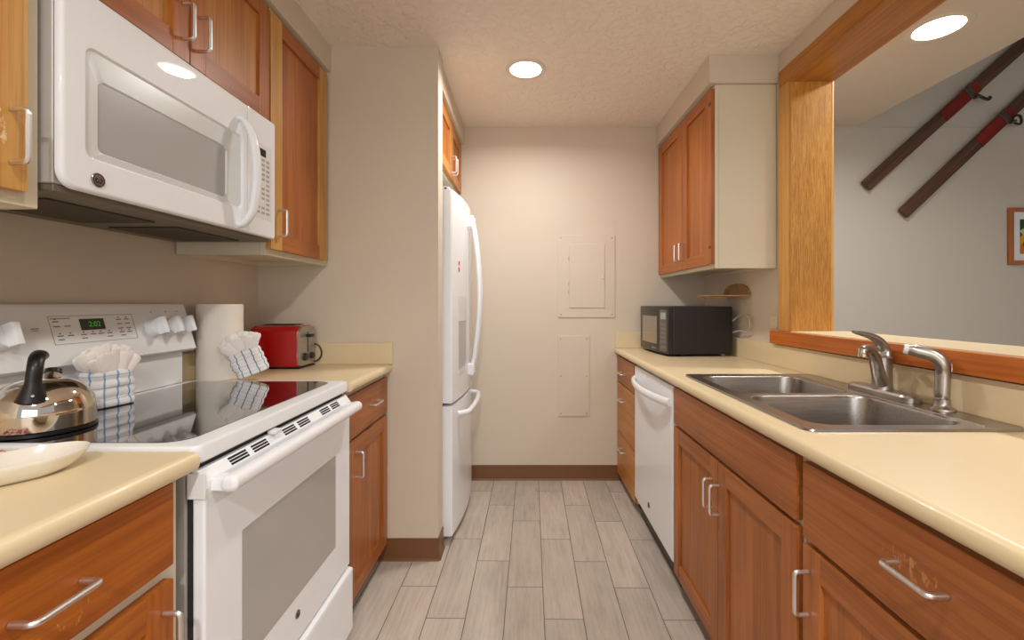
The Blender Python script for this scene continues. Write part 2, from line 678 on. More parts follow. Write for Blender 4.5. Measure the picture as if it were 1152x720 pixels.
# right wall: solid stretch beside the cabinets, half wall, header over the opening
JY = 2.119
OT = 2.261
bm = new_bm()
box(bm, XR, XR2, JY, FAR, 0.0, CH)
box(bm, XR, XR2, YB, JY, 0.0, 1.05)
box(bm, XR, XR2, YB, JY, OT, CH)
struct('wall_right', bm, M_WALL)
# soffits
sbox('wall_soffit_left', M_WALL, XL, -0.924, YB, PIER, 2.318, CH)
sbox('wall_soffit_right', M_WALL, 0.902, XR, 2.232, FAR, 2.303, CH)
sbox('wall_soffit_fridge', M_WALL, XL, -0.424, PBACK, FAR, 2.318, CH)

# baseboards (vinyl cove with a small foot)


def cove(name, pts_axis, a0, a1, axis):
    bm = new_bm()
    prism(bm, pts_axis, a0, a1, axis)
    struct(name, bm, M_BASE)


H = 0.104
cove('baseboard_far', [(FAR, 0), (FAR - 0.014, 0), (FAR - 0.012, 0.005), (FAR - 0.006, 0.016), (FAR - 0.005, H - 0.003), (FAR - 0.003, H), (FAR, H)], -0.6, 0.66, 'x')
cove('baseboard_partition', [(PIER, 0), (PIER - 0.014, 0), (PIER - 0.012, 0.005), (PIER - 0.006, 0.016), (PIER - 0.005, H - 0.003), (PIER - 0.003, H), (PIER, H)], -0.71, -0.409, 'x')
cove('baseboard_partition_end', [(-0.415, 0), (-0.401, 0), (-0.403, 0.005), (-0.409, 0.016), (-0.410, H - 0.003), (-0.412, H), (-0.415, H)], PIER - 0.006, PBACK, 'y')

# wooden casing round the opening
CY = 2.206
sbox('trim_1', WD['honey_z'], 1.227, XR, JY + 0.001, CY, 1.0885, OT, bevel=0.003)
sbox('trim_2', WD['header_y'], 1.227, XR, YB, CY, OT, 2.339, bevel=0.003)
sbox('trim_3', WD['post_z'], 1.229, 1.414, JY - 0.014, JY, 1.0935, OT - 0.014)
sbox('trim_4', WD['header_y'], 1.229, 1.414, YB, JY, OT - 0.014, OT)
sbox('trim_5', WD['honey_z'], 1.414, 1.428, JY - 0.014, CY, 1.0935, 2.339, bevel=0.003)
sbox('trim_6', WD['header_y'], 1.414, 1.428, YB, JY - 0.014, OT - 0.014, 2.339, bevel=0.003)
sbox('trim_7', M_DINE, XR2, XD, FAR - 0.006, FAR, CH - 0.004, CH + 0.002)

# ledge: cream top on a wooden apron
bm = new_bm()
led = thing('pass_through_ledge', 'cream topped bar ledge with orange wooden apron under the opening', 'ledge', (1.35, 0.8, 1.05))
box(bm, 1.225, 1.485, YB, JY - 0.016, 1.052, 1.0925, bevel=0.002)
finish(bm, 'ledge_top', M_LAM, led)
bm = new_bm()
box(bm, 1.2035, 1.2245, YB, 2.245, 1.026, 1.0885, bevel=0.003)
finish(bm, 'apron', WD['apron_y'], led)

# access panels on the far wall


def screw_bm(x, z, y=FAR - 0.0075, r=0.006):
    bm = new_bm()
    lathe(bm, [(r, 0.003), (r * 0.8, 0.0), (0.0, -0.0005)], (x, y, z), 12, axis='y', capb=True, capt=False)
    return bm


ep = thing('breaker_panel_cover', 'beige painted breaker panel cover with hinged door on far wall', 'panel cover', (0.42, FAR, 1.41))
bm = new_bm()
box(bm, 0.225, 0.618, FAR - 0.007, FAR, 1.124, 1.692, bevel=0.002)
finish(bm, 'cover_plate', M_WALL, ep)
bm = new_bm()
box(bm, 0.301, 0.547, FAR - 0.013, FAR - 0.008, 1.190, 1.629, bevel=0.0025)
pd = finish(bm, 'panel_door', M_WALL, ep)
bm = new_bm()
box(bm, 0.520, 0.542, FAR - 0.018, FAR - 0.013, 1.392, 1.420, bevel=0.002)
finish(bm, 'latch', M_PLATE, pd)
for z in (1.30, 1.355, 1.53):
    bm = new_bm()
    box(bm, 0.296, 0.302, FAR - 0.016, FAR - 0.008, z - 0.012, z + 0.012, bevel=0.001)
    finish(bm, 'hinge', M_SILVER, pd)
for x in (0.245, 0.598):
    for z in (1.144, 1.672):
        finish(screw_bm(x, z, FAR - 0.0095), 'screw', M_SILVER, ep)
ap = thing('access_panel', 'flat beige blank panel held by six screws below the breaker panel', 'wall panel', (0.33, FAR, 0.72))
bm = new_bm()
box(bm, 0.225, 0.442, FAR - 0.006, FAR, 0.442, 0.996, bevel=0.002)
finish(bm, 'cover_plate', M_WALL, ap)
for x in (0.245, 0.422):
    for z in (0.462, 0.719, 0.976):
        finish(screw_bm(x, z, FAR - 0.0085), 'screw', M_SILVER, ap)

# ------------------------------------------------------------------ ceiling lights


def can_light(x, y, r, label, power, color=CAN_COLOR):
    o = thing('recessed_ceiling_light', label, 'ceiling light', (x, y, CH), 0, 'recessed ceiling lights')
    bm = new_bm()
    prof = [(r * 1.32, 0.0), (r * 1.32, -0.003), (r * 1.24, -0.006), (r * 1.02, -0.005), (r, 0.0)]
    lathe(bm, prof, (x, y, CH), 40, capb=False, capt=False)
    finish(bm, 'trim_ring', M_TRIMRING, o)
    bm = new_bm()
    lathe(bm, [(r * 1.0, -0.002), (r * 0.7, -0.0045), (0.0, -0.0055)], (x, y, CH), 40, capb=False, capt=False)
    finish(bm, 'lens', M_LAMP, o)
    area_light('can_lamp', (x, y, CH - 0.012), (0, 0, 0), r * 1.7, power, color, spread=math.radians(165))
    return o


can_light(0.002, 2.37, 0.080, 'small round recessed light in the textured kitchen ceiling', CAN_W)
can_light(1.826, 2.012, 0.090, 'round recessed light in the smooth ceiling past the wooden opening', DINE_W)
area_light('can_lamp_behind', (0.002, 0.25, CH - 0.012), (0, 0, 0), 0.14, 6.0, CAN_COLOR, spread=math.radians(165))
area_light('rear_ceiling_fill', (0.002, -1.15, CH - 0.012), (0, 0, 0), 0.14, REAR_W, CAN_COLOR)  # ceiling fill added far behind the camera to brighten frontal faces
area_light('unseen_dining_lamp', (1.826, 0.1, CH - 0.012), (0, 0, 0), 0.15, DINE_W, CAN_COLOR, spread=math.radians(165))  # unseen dining lamp, out of view and without a fixture


# ------------------------------------------------------------------ cabinets
def pull(parent, M, length=0.096, r=0.0048, stand=0.030, m=None):
    """bent wire pull; M maps local (x along, y out... ) : along x, out along -y, centred"""
    h = length / 2
    pts = bend([(-h, 0.0, 0), (-h, -stand, 0), (h, -stand, 0), (h, 0.0, 0)], 0.010, 5)
    bm = new_bm()
    tube(bm, pts, r, 10)
    bmesh.ops.transform(bm, matrix=M, verts=bm.verts[:])
    return finish(bm, 'handle', m or M_NICKEL, parent, local=True)


def hpull(parent, x, z, y=-0.0205, **k):
    return pull(parent, Matrix.Translation((x, y, z)), **k)


def vpull(parent, x, z, y=-0.0205, **k):
    return pull(parent, Matrix.Translation((x, y, z)) @ Matrix.Rotation(PI / 2, 4, 'Y'), **k)


def shaker(parent, x0, x1, z0, z1, wf, wp, stile=0.06, rail=0.06, th=0.019, name='door', label=None, stiles=None):
    bm = new_bm()
    mats = [WD[wf + '_z'], WD[wf + '_x'], WD[wp + '_z']]
    y0, y1 = -th - 0.0005, -0.0005
    box(bm, x0, x0 + stile, y0, y1, z0, z1, 0.0018, 2, 0)
    box(bm, x1 - stile, x1, y0, y1, z0, z1, 0.0018, 2, 0)
    box(bm, x0 + stile, x1 - stile, y0 + 0.0004, y1, z0, z0 + rail, 0.0012, 2, 1)
    box(bm, x0 + stile, x1 - stile, y0 + 0.0004, y1, z1 - rail, z1, 0.0012, 2, 1)
    box(bm, x0 + stile - 0.004, x1 - stile + 0.004, y0 + 0.010, y1 - 0.002, z0 + rail - 0.004, z1 - rail + 0.004, 0, 1, 2)
    if stiles:                                   # stiles in a paler wood
        mats.append(WD[stiles + '_z'])
        for f in bm.faces:
            if f.material_index == 0:
                f.material_index = 3
    o = finish(bm, name, mats, parent, local=True)
    if label:
        o['label'] = label
    return o


def slab(parent, x0, x1, z0, z1, w, th=0.019, name='drawer'):
    bm = new_bm()
    box(bm, x0, x1, -th - 0.0005, -0.0005, z0, z1, 0.002, 2)
    return finish(bm, name, WD[w + '_x'], parent, local=True)


def cabinet_root(side, xf, y0, y1, z, name, label, group):
    """local x along the run, -y out of the front, z up"""
    if side == 'L':
        return thing(name, label, 'cabinet', (xf, y0, z), PI / 2, group)
    return thing(name, label, 'cabinet', (xf, y1, z), -PI / 2, group)


def base_box(root, w, depth, top, toe, toe_in, bot):
    bm = new_bm()
    box(bm, 0.0, w, 0.0, depth, bot, top, 0.001, 1)
    finish(bm, 'carcass', M_CREAM, root, local=True)
    bm = new_bm()
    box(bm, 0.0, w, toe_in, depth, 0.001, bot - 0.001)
    finish(bm, 'toe_kick', M_DARK, root, local=True)


XFL = -0.672
XFR = 0.653
GB = 'lower cabinets'
# --- left near
Y0, Y1 = 0.40, 0.876
W = Y1 - Y0
r = cabinet_root('L', XFL, Y0, Y1, 0, 'base_cabinet', 'orange wooden base cabinet under the spoon rest, nearer the camera than the stove', GB)
base_box(r, W, 0.585, 0.894, 0.085, 0.03, 0.085)
dr = slab(r, 0.02, 0.845 - Y0, 0.738, 0.889, 'oworn')
hpull(dr, 0.622 - Y0, 0.8145, length=0.092)
dd = shaker(r, 0.02, 0.845 - Y0, 0.09, 0.712, 'orange', 'orange')
vpull(dd, 0.820 - Y0, 0.615)
# --- left far
Y0, Y1 = 1.672, 2.151
W = Y1 - Y0
r = cabinet_root('L', XFL, Y0, Y1, 0, 'base_cabinet', 'narrow wooden base cabinet between the white stove and the fridge partition', GB)
base_box(r, W, 0.585, 0.894, 0.085, 0.03, 0.085)
dr = slab(r, 0.012, W - 0.001, 0.712, 0.874, 'cherry')
hpull(dr, 1.948 - Y0, 0.796, length=0.092)
dd = shaker(r, 0.012, W - 0.001, 0.088, 0.697, 'cherry', 'cherry', label='wooden door with flat recessed panel')
vpull(dd, 1.748 - Y0, 0.602)

# --- right: drawers by the far wall
Y0, Y1 = 2.640, 3.142
W = Y1 - Y0
r = cabinet_root('R', XFR, Y0, Y1, 0, 'drawer_cabinet', 'narrow three-drawer wooden cabinet between the dishwasher and the far wall', GB)
base_box(r, W, 0.57, 0.873, 0.05, 0.03, 0.055)
for z0, z1, zh, wd in ((0.693, 0.862, 0.768, 'cherry'), (0.360, 0.686, 0.594, 'amber'), (0.060, 0.352, 0.270, 'amber')):
    dr = slab(r, 0.004, W - 0.006, z0, z1, wd)
    hpull(dr, W * 0.5 - 0.04, zh)
# --- right: sink cabinet
Y0, Y1 = 1.056, 1.948
W = Y1 - Y0
r = cabinet_root('R', XFR, Y0, Y1, 0, 'sink_cabinet', 'wide two-door wooden cabinet with a blank front panel under the sink', GB)
base_box(r, W, 0.57, 0.735, 0.07, 0.03, 0.07)
bm = new_bm()
box(bm, 0, W, 0, 0.018, 0.7355, 0.873)
finish(bm, 'front_rail', M_CREAM, r, local=True)
slab(r, 0.006, W - 0.012, 0.712, 0.865, 'cherry', name='false_front')
mid = Y1 - 1.5
dd = shaker(r, 0.006, mid - 0.0015, 0.075, 0.698, 'cherry', 'cherry')
vpull(dd, Y1 - 1.540, 0.580)
dd = shaker(r, mid + 0.0015, W - 0.010, 0.075, 0.698, 'cherry', 'cherry')
vpull(dd, Y1 - 1.487, 0.578)
# --- right: near
Y0, Y1 = 0.40, 1.052
W = Y1 - Y0
r = cabinet_root('R', XFR, Y0, Y1, 0, 'base_cabinet', 'wooden base cabinet with worn drawer front nearest the camera under the right counter', GB)
base_box(r, W, 0.57, 0.873, 0.07, 0.03, 0.07)
dr = slab(r, 0.012, W - 0.02, 0.690, 0.862, 'cworn')
hpull(dr, Y1 - 0.7285, 0.782, length=0.092)
dd = shaker(r, 0.012, W - 0.02, 0.075, 0.676, 'cherry', 'cherry')
vpull(dd, Y1 - 1.018, 0.573)

# --- upper cabinets
GU = 'upper cabinets'


def upper_box(root, w, depth, z0, z1):
    bm = new_bm()
    box(bm, 0, w, 0, 0.019, z0, z1, 0.0015, 1)                         # face frame
    box(bm, 0.0, 0.016, 0.019, depth, z0, z1)                     # ends
    box(bm, w - 0.016, w, 0.019, depth, z0, z1)
    box(bm, 0.016, w - 0.016, 0.019, depth, z0 + 0.018, z0 + 0.034)  # recessed bottom
    box(bm, 0.016, w - 0.016, 0.019, depth, z1 - 0.018, z1)
    box(bm, 0.016, w - 0.016, depth - 0.008, depth, z0, z1 - 0.018)
    finish(bm, 'carcass', M_CREAM, root, local=True)


XU = -0.946
# near left
Y0, Y1 = 0.43, 0.884
r = cabinet_root('L', XU, Y0, Y1, 0, 'wall_cabinet', 'pale honey-coloured wall cabinet with scratched door before the over-range microwave', GU)
upper_box(r, Y1 - Y0, 0.322, 1.404, 2.316)
dd = shaker(r, 0.03, 0.848 - Y0, 1.428, 2.29, 'hworn', 'hworn')
vpull(dd, 0.820 - Y0, 1.524)
# above microwave
Y0, Y1 = 0.887, 1.650
r = cabinet_root('L', XU, Y0, Y1, 0, 'wall_cabinet', 'two-door wooden wall cabinet directly above the over-range microwave', GU)
upper_box(r, Y1 - Y0, 0.322, 1.876, 2.316)
for a, b, hx in ((0.004, 1.257 - Y0, 1.2315 - Y0), (1.260 - Y0, Y1 - Y0 - 0.002, 1.294 - Y0)):
    dd = shaker(r, a, b, 1.882, 2.292, 'upper', 'amber')
    vpull(dd, hx, 1.985)
# tall right of microwave
Y0, Y1 = 1.653, 2.163
r = cabinet_root('L', XU, Y0, Y1, 0, 'wall_cabinet', 'single-door wall cabinet with yellow stiles above the toaster', GU)
upper_box(r, Y1 - Y0, 0.322, 1.398, 2.316)
dd = shaker(r, 0.006, 2.128 - Y0, 1.421, 2.292, 'upper', 'upper', stile=0.078, stiles='honey')
vpull(dd, 1.711 - Y0, 1.523)
# over fridge
Y0, Y1 = 2.283, 3.142
r = cabinet_root('L', -0.462, Y0, Y1, 0, 'wall_cabinet', 'orange two-door wall cabinet above the white refrigerator', GU)
upper_box(r, Y1 - Y0, 0.60, 1.955, 2.316)
mid = 2.742 - Y0
for a, b, hx in ((0.004, mid - 0.0015, mid - 0.03), (mid + 0.0015, Y1 - Y0 - 0.002, mid + 0.03)):
    dd = shaker(r, a, b, 1.975, 2.306, 'amber', 'upper')
    vpull(dd, hx, 2.05)
# right
Y0, Y1 = 2.247, 3.142
XUR = 0.936
r = cabinet_root('R', XUR, Y0, Y1, 0, 'wall_cabinet', 'two-door wooden wall cabinet with cream side over the black microwave', GU)
upper_box(r, Y1 - Y0, 0.303, 1.395, 2.301)
mid = Y1 - 2.662
for a, b, hx in ((0.010, mid - 0.0015, mid - 0.045), (mid + 0.0015, Y1 - Y0 - 0.003, mid + 0.035)):
    dd = shaker(r, a, b, 1.416, 2.284, 'upper', 'upper', stile=0.075)
    vpull(dd, hx, 1.518)
for z in (1.50, 2.21):
    bm = new_bm()
    box(bm, Y1 - Y0 - 0.022, Y1 - Y0 - 0.002, -0.0235, -0.0197, z - 0.006, z + 0.006, 0.001, 1)
    finish(bm, 'hinge', M_BADGED, dd, local=True)


# ------------------------------------------------------------------ counters
def counter_profile(xf, xb, top, th, sgn, r=0.017):
    """(x,z) outline, front at xf; sgn +1 when the front faces +x"""
    pts = [(xb, top), (xb, top - th)]
    cz0, cz1 = top - th + r, top - r
    for k in range(7):
        a = -PI / 2 + k * PI / 12
        pts.append((xf - sgn * r + sgn * r * math.cos(a), cz0 + r * math.sin(a)))
    for k in range(7):
        a = k * PI / 12
        pts.append((xf - sgn * r + sgn * r * math.cos(a), cz1 + r * math.sin(a)))
    return pts


TL = 0.933
XCL = -0.632
cn = thing('countertop', 'short cream laminate counter at the left edge holding the spoon rest', 'countertop', (-0.95, 0.64, 0.895), 0, 'cream countertops')
bm = new_bm()
prism(bm, counter_profile(XCL, XL + 0.001, TL, 0.038, 1), 0.40, 0.884, 'y')
finish(bm, 'worktop', M_LAM, cn)
bm = new_bm()
box(bm, XL + 0.001, XL + 0.02, 0.40, 0.884, TL + 0.0005, 1.035, 0.002)
finish(bm, 'backsplash', M_LAM, cn)
cn = thing('countertop', 'cream laminate counter under the red toaster and paper towels', 'countertop', (-0.95, 1.91, 0.895), 0, 'cream countertops')
bm = new_bm()
prism(bm, counter_profile(XCL, XL + 0.001, TL, 0.038, 1), 1.664, PIER - 0.001, 'y')
finish(bm, 'worktop', M_LAM, cn)
bm = new_bm()
box(bm, XL + 0.001, XL + 0.02, 1.664, PIER - 0.001, TL + 0.0005, 1.035, 0.002)
finish(bm, 'backsplash', M_LAM, cn)
bm = new_bm()
box(bm, XL + 0.021, XCL + 0.004, PIER - 0.020, PIER - 0.001, TL + 0.0005, 1.035, 0.002)
finish(bm, 'backsplash', M_LAM, cn)

TR = 0.914
XCR = 0.614
SX0, SX1, SY0, SY1 = 0.672, 1.212, 1.085, 1.936     # sink rim
cn = thing('countertop', 'long cream laminate counter with bullnose edge around the steel sink', 'countertop', (0.92, 1.7, 0.876), 0, 'cream countertops')
bm = new_bm()
prism(bm, counter_profile(XCR, SX0 + 0.02, TR, 0.038, -1), 0.40, FAR - 0.001, 'y')
box(bm, SX0 + 0.02, XR - 0.001, 0.40, SY0 + 0.02, TR - 0.038, TR)
box(bm, SX0 + 0.02, XR - 0.001, SY1 - 0.02, FAR - 0.001, TR - 0.038, TR)
box(bm, SX1 - 0.02, XR - 0.001, SY0 + 0.02, SY1 - 0.02, TR - 0.038, TR)
bmesh.ops.remove_doubles(bm, verts=bm.verts[:], dist=1e-5)
finish(bm, 'worktop', M_LAM, cn)
bm = new_bm()
box(bm, XR - 0.0195, XR - 0.001, 0.40, FAR - 0.001, TR + 0.0005, 1.0205, 0.002)
finish(bm, 'backsplash', M_LAM, cn)
bm = new_bm()
box(bm, XCR + 0.004, XR - 0.0205, FAR - 0.0195, FAR - 0.001, TR + 0.0005, 1.0205, 0.002)
finish(bm, 'backsplash', M_LAM, cn)

# ------------------------------------------------------------------ sink
sk = thing('kitchen_sink', 'stainless steel double bowl drop-in sink in the right counter', 'sink', ((SX0 + SX1) / 2, (SY0 + SY1) / 2, TR))
BX0, BX1 = 0.722, 1.112
bowls = [(1.135, 1.492), (1.536, 1.893)]
bm = new_bm()
ZR = TR + 0.0055
loops = [rrect(SX0 + 0.006, SX1 - 0.006, SY0 + 0.006, SY1 - 0.006, 0.022)] + [rrect(BX0 - 0.006, BX1 + 0.006, a - 0.006, b + 0.006, 0.062, 8) for a, b in bowls]
edges = []
vl = []
for lp in loops:
    vs = [bm.verts.new((p[0], p[1], ZR)) for p in lp]
    vl.append(vs)
    edges += [bm.edges.new((vs[i], vs[(i + 1) % len(vs)])) for i in range(len(vs))]
bmesh.ops.triangle_fill(bm, use_beauty=True, use_dissolve=False, edges=edges)
# rolled outer lip
prev = vl[0]
for d, z in ((-0.004, ZR + 0.0015), (-0.002, ZR + 0.001), (0.0, TR + 0.001)):
    ring = [bm.verts.new((p[0], p[1], z)) for p in rrect(SX0 + 0.006 + d * 1.0 - (0.004 if z < ZR else 0.0), SX1 - 0.006 - d + (0.004 if z < ZR else 0), SY0 + 0.006 + d - (0.004 if z < ZR else 0), SY1 - 0.006 - d + (0.004 if z < ZR else 0), 0.024)]
    for i in range(len(ring)):
        bm.faces.new((prev[i], prev[(i + 1) % len(ring)], ring[(i + 1) % len(ring)], ring[i]))
    prev = ring
# faucet deck ridge
tube(bm, [(1.150 - 0.022, SY0 + 0.03, ZR), (1.150 - 0.022, SY1 - 0.03, ZR)], 0.0022, 8)
finish(bm, 'rim', M_STEEL, sk)
for a, b in bowls:
    bm = new_bm()
    levels = [(-0.006, ZR, 0.062), (0.0, ZR - 0.002, 0.058), (0.003, ZR - 0.008, 0.056), (0.012, ZR - 0.08, 0.056), (0.020, ZR - 0.145, 0.054), (0.028, ZR - 0.162, 0.052), (0.050, ZR - 0.172, 0.045), (0.10, ZR - 0.174, 0.04)]
    rings = []
    for d, z, rr in levels:
        rings.append([bm.verts.new((p[0], p[1], z)) for p in rrect(BX0 + d, BX1 - d, a + d, b - d, rr, 8)])
    for A, B in zip(rings, rings[1:]):
        for i in range(len(A)):
            bm.faces.new((A[i], A[(i + 1) % len(A)], B[(i + 1) % len(A)], B[i]))
    bm.faces.new(rings[-1])
    bw = finish(bm, 'bowl', M_STEEL, sk)
    bm = new_bm()
    lathe(bm, [(0.044, 0.0), (0.043, 0.003), (0.034, 0.002), (0.030, -0.002), (0.0, -0.002)], ((BX0 + BX1) / 2, (a + b) / 2, ZR - 0.1735), 28, capb=False, capt=False)
    finish(bm, 'drain', M_CHROME, bw)

# faucet
FX, FY = 1.172, 1.495
ZD = ZR + 0.0005
fc = thing('kitchen_faucet', 'brushed nickel single-lever faucet on a long deck plate behind the sink', 'faucet', (FX, FY, ZD))
bm = new_bm()
outl = rrect(FX - 0.031, FX + 0.031, FY - 0.134, FY + 0.134, 0.029, 8)
outs = rrect(FX - 0.026, FX + 0.026, FY - 0.128, FY + 0.128, 0.025, 8)
A = [bm.verts.new((p[0], p[1], ZD)) for p in outl]
B = [bm.verts.new((p[0], p[1], ZD + 0.015)) for p in outl]
C2 = [bm.verts.new((p[0], p[1], ZD + 0.022)) for p in outs]
for P_, Q_ in ((A, B), (B, C2)):
    for i in range(len(P_)):
        bm.faces.new((P_[i], P_[(i + 1) % len(P_)], Q_[(i + 1) % len(P_)], Q_[i]))
bm.faces.new(list(reversed(A)))
bm.faces.new(C2)
finish(bm, 'deck_plate', M_BNICKEL, fc)
bm = new_bm()
lathe(bm, [(0.030, 0.0), (0.029, 0.01), (0.0275, 0.06), (0.0285, 0.104)], (FX, FY, ZD + 0.0215), 30)
finish(bm, 'body', M_BNICKEL, fc)
bm = new_bm()
dx, dy = -0.80, -0.60
pts = smooth_path([(FX - 0.004, FY - 0.004, ZD + 0.035), (FX + dx * 0.035, FY + dy * 0.035, ZD + 0.072), (FX + dx * 0.075, FY + dy * 0.075, ZD + 0.130),
                   (FX + dx * 0.120, FY + dy * 0.120, ZD + 0.158), (FX + dx * 0.165, FY + dy * 0.165, ZD + 0.160), (FX + dx * 0.182, FY + dy * 0.182, ZD + 0.157)], 7)
n = len(pts)
tube(bm, pts, [0.023 - 0.010 * min(1, i / (n * 0.6)) for i in range(n)], 18)
sp_ = finish(bm, 'spout', M_BNICKEL, fc)
bm = new_bm()
lathe(bm, [(0.0115, 0.0), (0.0135, 0.004), (0.0135, 0.024), (0.012, 0.028)], (FX + dx * 0.178, FY + dy * 0.178, ZD + 0.136), 20)
finish(bm, 'aerator', M_CHROME, sp_)
bm = new_bm()
pts = smooth_path([(FX, FY, ZD + 0.1256), (FX + 0.003, FY - 0.001, ZD + 0.150), (FX - 0.018, FY - 0.008, ZD + 0.178), (FX - 0.055, FY - 0.020, ZD + 0.196), (FX - 0.105, FY - 0.038, ZD + 0.207), (FX - 0.128, FY - 0.046, ZD + 0.211)], 7)
n = len(pts)
tube(bm, pts, [0.0255 * (1 - (i / (n - 1)) ** 0.52) + 0.0048 for i in range(n)], 18, flat=1.25)
finish(bm, 'lever', M_BNICKEL, fc)

# side sprayer
PX, PY = 1.180, 1.288
sy = thing('sink_sprayer', 'brushed nickel side sprayer standing in its holder next to the faucet', 'sprayer', (PX, PY, ZD))
bm = new_bm()
lathe(bm, [(0.031, 0.0), (0.030, 0.005), (0.021, 0.011), (0.018, 0.018), (0.0185, 0.032), (0.016, 0.034)], (PX, PY, ZD), 28)
finish(bm, 'holder', M_BNICKEL, sy)
bm = new_bm()
pts = smooth_path([(PX, PY, ZD + 0.034), (PX, PY, ZD + 0.06), (PX + 0.002, PY, ZD + 0.105), (PX - 0.004, PY - 0.003, ZD + 0.132), (PX - 0.020, PY + 0.010, ZD + 0.154), (PX - 0.050, PY + 0.030, ZD + 0.164), (PX - 0.064, PY + 0.040, ZD + 0.167)], 6)
n = len(pts)
tube(bm, pts, [0.0160, 0.0170] + [0.0178] * (n - 8) + [0.0172, 0.0165, 0.0158, 0.0150, 0.0145, 0.0140], 18)
wand = finish(bm, 'wand', M_BNICKEL, sy)
bm = new_bm()
d = (Vector(pts[-1]) - Vector(pts[-4])).normalized()
tube(bm, [pts[-1] - d * 0.001, pts[-1] + d * 0.009], [0.0145, 0.0135], 18)
finish(bm, 'nozzle', M_WHITEP, wand)
bm = new_bm()
tube(bm, smooth_path([(PX + 0.018, PY + 0.000, ZD + 0.140), (PX + 0.026, PY + 0.000, ZD + 0.125), (PX + 0.023, PY - 0.001, ZD + 0.106)], 5), 0.006, 10)
finish(bm, 'trigger', M_BNICKEL, wand)

# ------------------------------------------------------------------ range
RY0, RY1 = 0.892, 1.655
rg = thing('kitchen_range', 'white freestanding electric range with black glass cooktop', 'range', (-0.95, 1.27, 0))
bm = new_bm()
box(bm, -1.262, -0.670, RY0 + 0.004, RY1 - 0.004, 0.03, 0.905, 0.003)
box(bm, -1.20, -0.70, RY0 + 0.03, RY1 - 0.03, 0.0, 0.03)
finish(bm, 'body', M_GREYM, rg)
bm = new_bm()
box(bm, -0.6695, -0.6605, RY0 + 0.010, RY1 - 0.012, 0.05, 0.90)  # black strip stands in for the shaded gap behind the oven door
finish(bm, 'door_gap_shade', M_GASKETGAP, rg)
bm = new_bm()
# white cooktop frame: ring with a bull-nosed front
ZT = 0.941
outer = rrect(-1.225, -0.642, RY0, RY1, [0.018, 0.004, 0.004, 0.018], 6)
for inset, z in ():
    pass
GX0, GX1, GY0, GY1 = -1.185, -0.690, RY0 + 0.024, RY1 - 0.024
inner = rrect(GX0, GX1, GY0, GY1, [0.05, 0.008, 0.008, 0.05], 6)
lv = [([(p[0], p[1]) for p in rrect(-1.225, -0.648, RY0 + 0.006, RY1 - 0.006, [0.016, 0.004, 0.004, 0.016], 6)], 0.902),
      (outer, 0.907), (outer, ZT - 0.008),
      (rrect(-1.225, -0.645, RY0 + 0.002, RY1 - 0.002, [0.017, 0.004, 0.004, 0.017], 6), ZT - 0.002),
      (rrect(-1.225, -0.652, RY0 + 0.008, RY1 - 0.008, [0.016, 0.004, 0.004, 0.016], 6), ZT), (inner, ZT - 0.0005)]
rings = [[bm.verts.new((p[0], p[1], z)) for p in pts] for pts, z in lv]
for A, B in zip(rings, rings[1:]):
    for i in range(len(A)):
        bm.faces.new((A[i], A[(i + 1) % len(A)], B[(i + 1) % len(A)], B[i]))
bm.faces.new(list(reversed(rings[0])))
ck = finish(bm, 'cooktop', M_WHITE, rg)
bm = new_bm()
prism(bm, inner, ZT - 0.006, ZT + 0.0008, 'z')
finish(bm, 'glass_top', M_BGLASS, ck)
# oven door
bm = new_bm()
DX0, DX1 = -0.660, -0.634
box(bm, DX0, DX1, RY0 + 0.008, RY1 - 0.010, 0.280, 0.862, 0.006, 3)
# leaning vent strip along the top of the door
prism(bm, [(DX0, 0.855), (DX1 - 0.004, 0.845), (DX1 + 0.002, 0.852), (DX1 + 0.002, 0.868), (DX0 + 0.012, 0.889), (DX0 + 0.004, 0.890), (DX0, 0.886)], RY0 + 0.008, RY1 - 0.010, 'y')
od = finish(bm, 'oven_door', M_WHITE, rg)
bm = new_bm()
prism(bm, rrect(1.018, 1.519, 0.408, 0.714, 0.004, 3), DX1 - 0.002, DX1 + 0.0008, 'x')
finish(bm, 'window', M_OVENGL, od)
# vent slots
slope = math.atan2(0.889 - 0.868, (DX1 + 0.002) - (DX0 + 0.012))
for (a, b) in ((0.985, 1.048), (1.068, 1.130), (1.205, 1.266), (1.284, 1.346), (1.424, 1.484), (1.500, 1.558)):
    bm = new_bm()
    for k in range(3):
        f = 0.24 + 0.26 * k
        x = (DX1 + 0.002) * (1 - f) + (DX0 + 0.012) * f
        z = 0.868 * (1 - f) + 0.889 * f
        Mx = Matrix.Translation((x, (a + b) / 2, z)) @ Matrix.Rotation(slope, 4, 'Y')
        box(bm, -0.0024, 0.0024, -(b - a) / 2, (b - a) / 2, -0.001, 0.0007, 0, 1, 0, Mx)
    finish(bm, 'vent_slots', M_SHADOWGAP, od)
# handle
bm = new_bm()
hz = 0.858
y0, y1 = RY0 + 0.022, RY1 - 0.028
lv = [(0.010, y0), (0.004, y0 + 0.002), (0.0, y0 + 0.007), (0.0, y1 - 0.007), (0.004, y1 - 0.002), (0.010, y1)]
rings = [[bm.verts.new((p[0], y, p[1])) for p in rrect(-0.617 + d, -0.581 - d, hz - 0.018 + d, hz + 0.015 - d, max(0.0145 - d, 0.003), 5)] for d, y in lv]
for A, B in zip(rings, rings[1:]):
    for i in range(len(A)):
        bm.faces.new((A[i], A[(i + 1) % len(A)], B[(i + 1) % len(A)], B[i]))
bm.faces.new(rings[0])
bm.faces.new(rings[-1])
box(bm, DX1 - 0.004, -0.604, y0 + 0.003, y0 + 0.035, hz - 0.016, hz + 0.012, 0.004, 2)
box(bm, DX1 - 0.004, -0.604, y1 - 0.035, y1 - 0.003, hz - 0.016, hz + 0.012, 0.004, 2)
finish(bm, 'handle', M_WHITE, od)
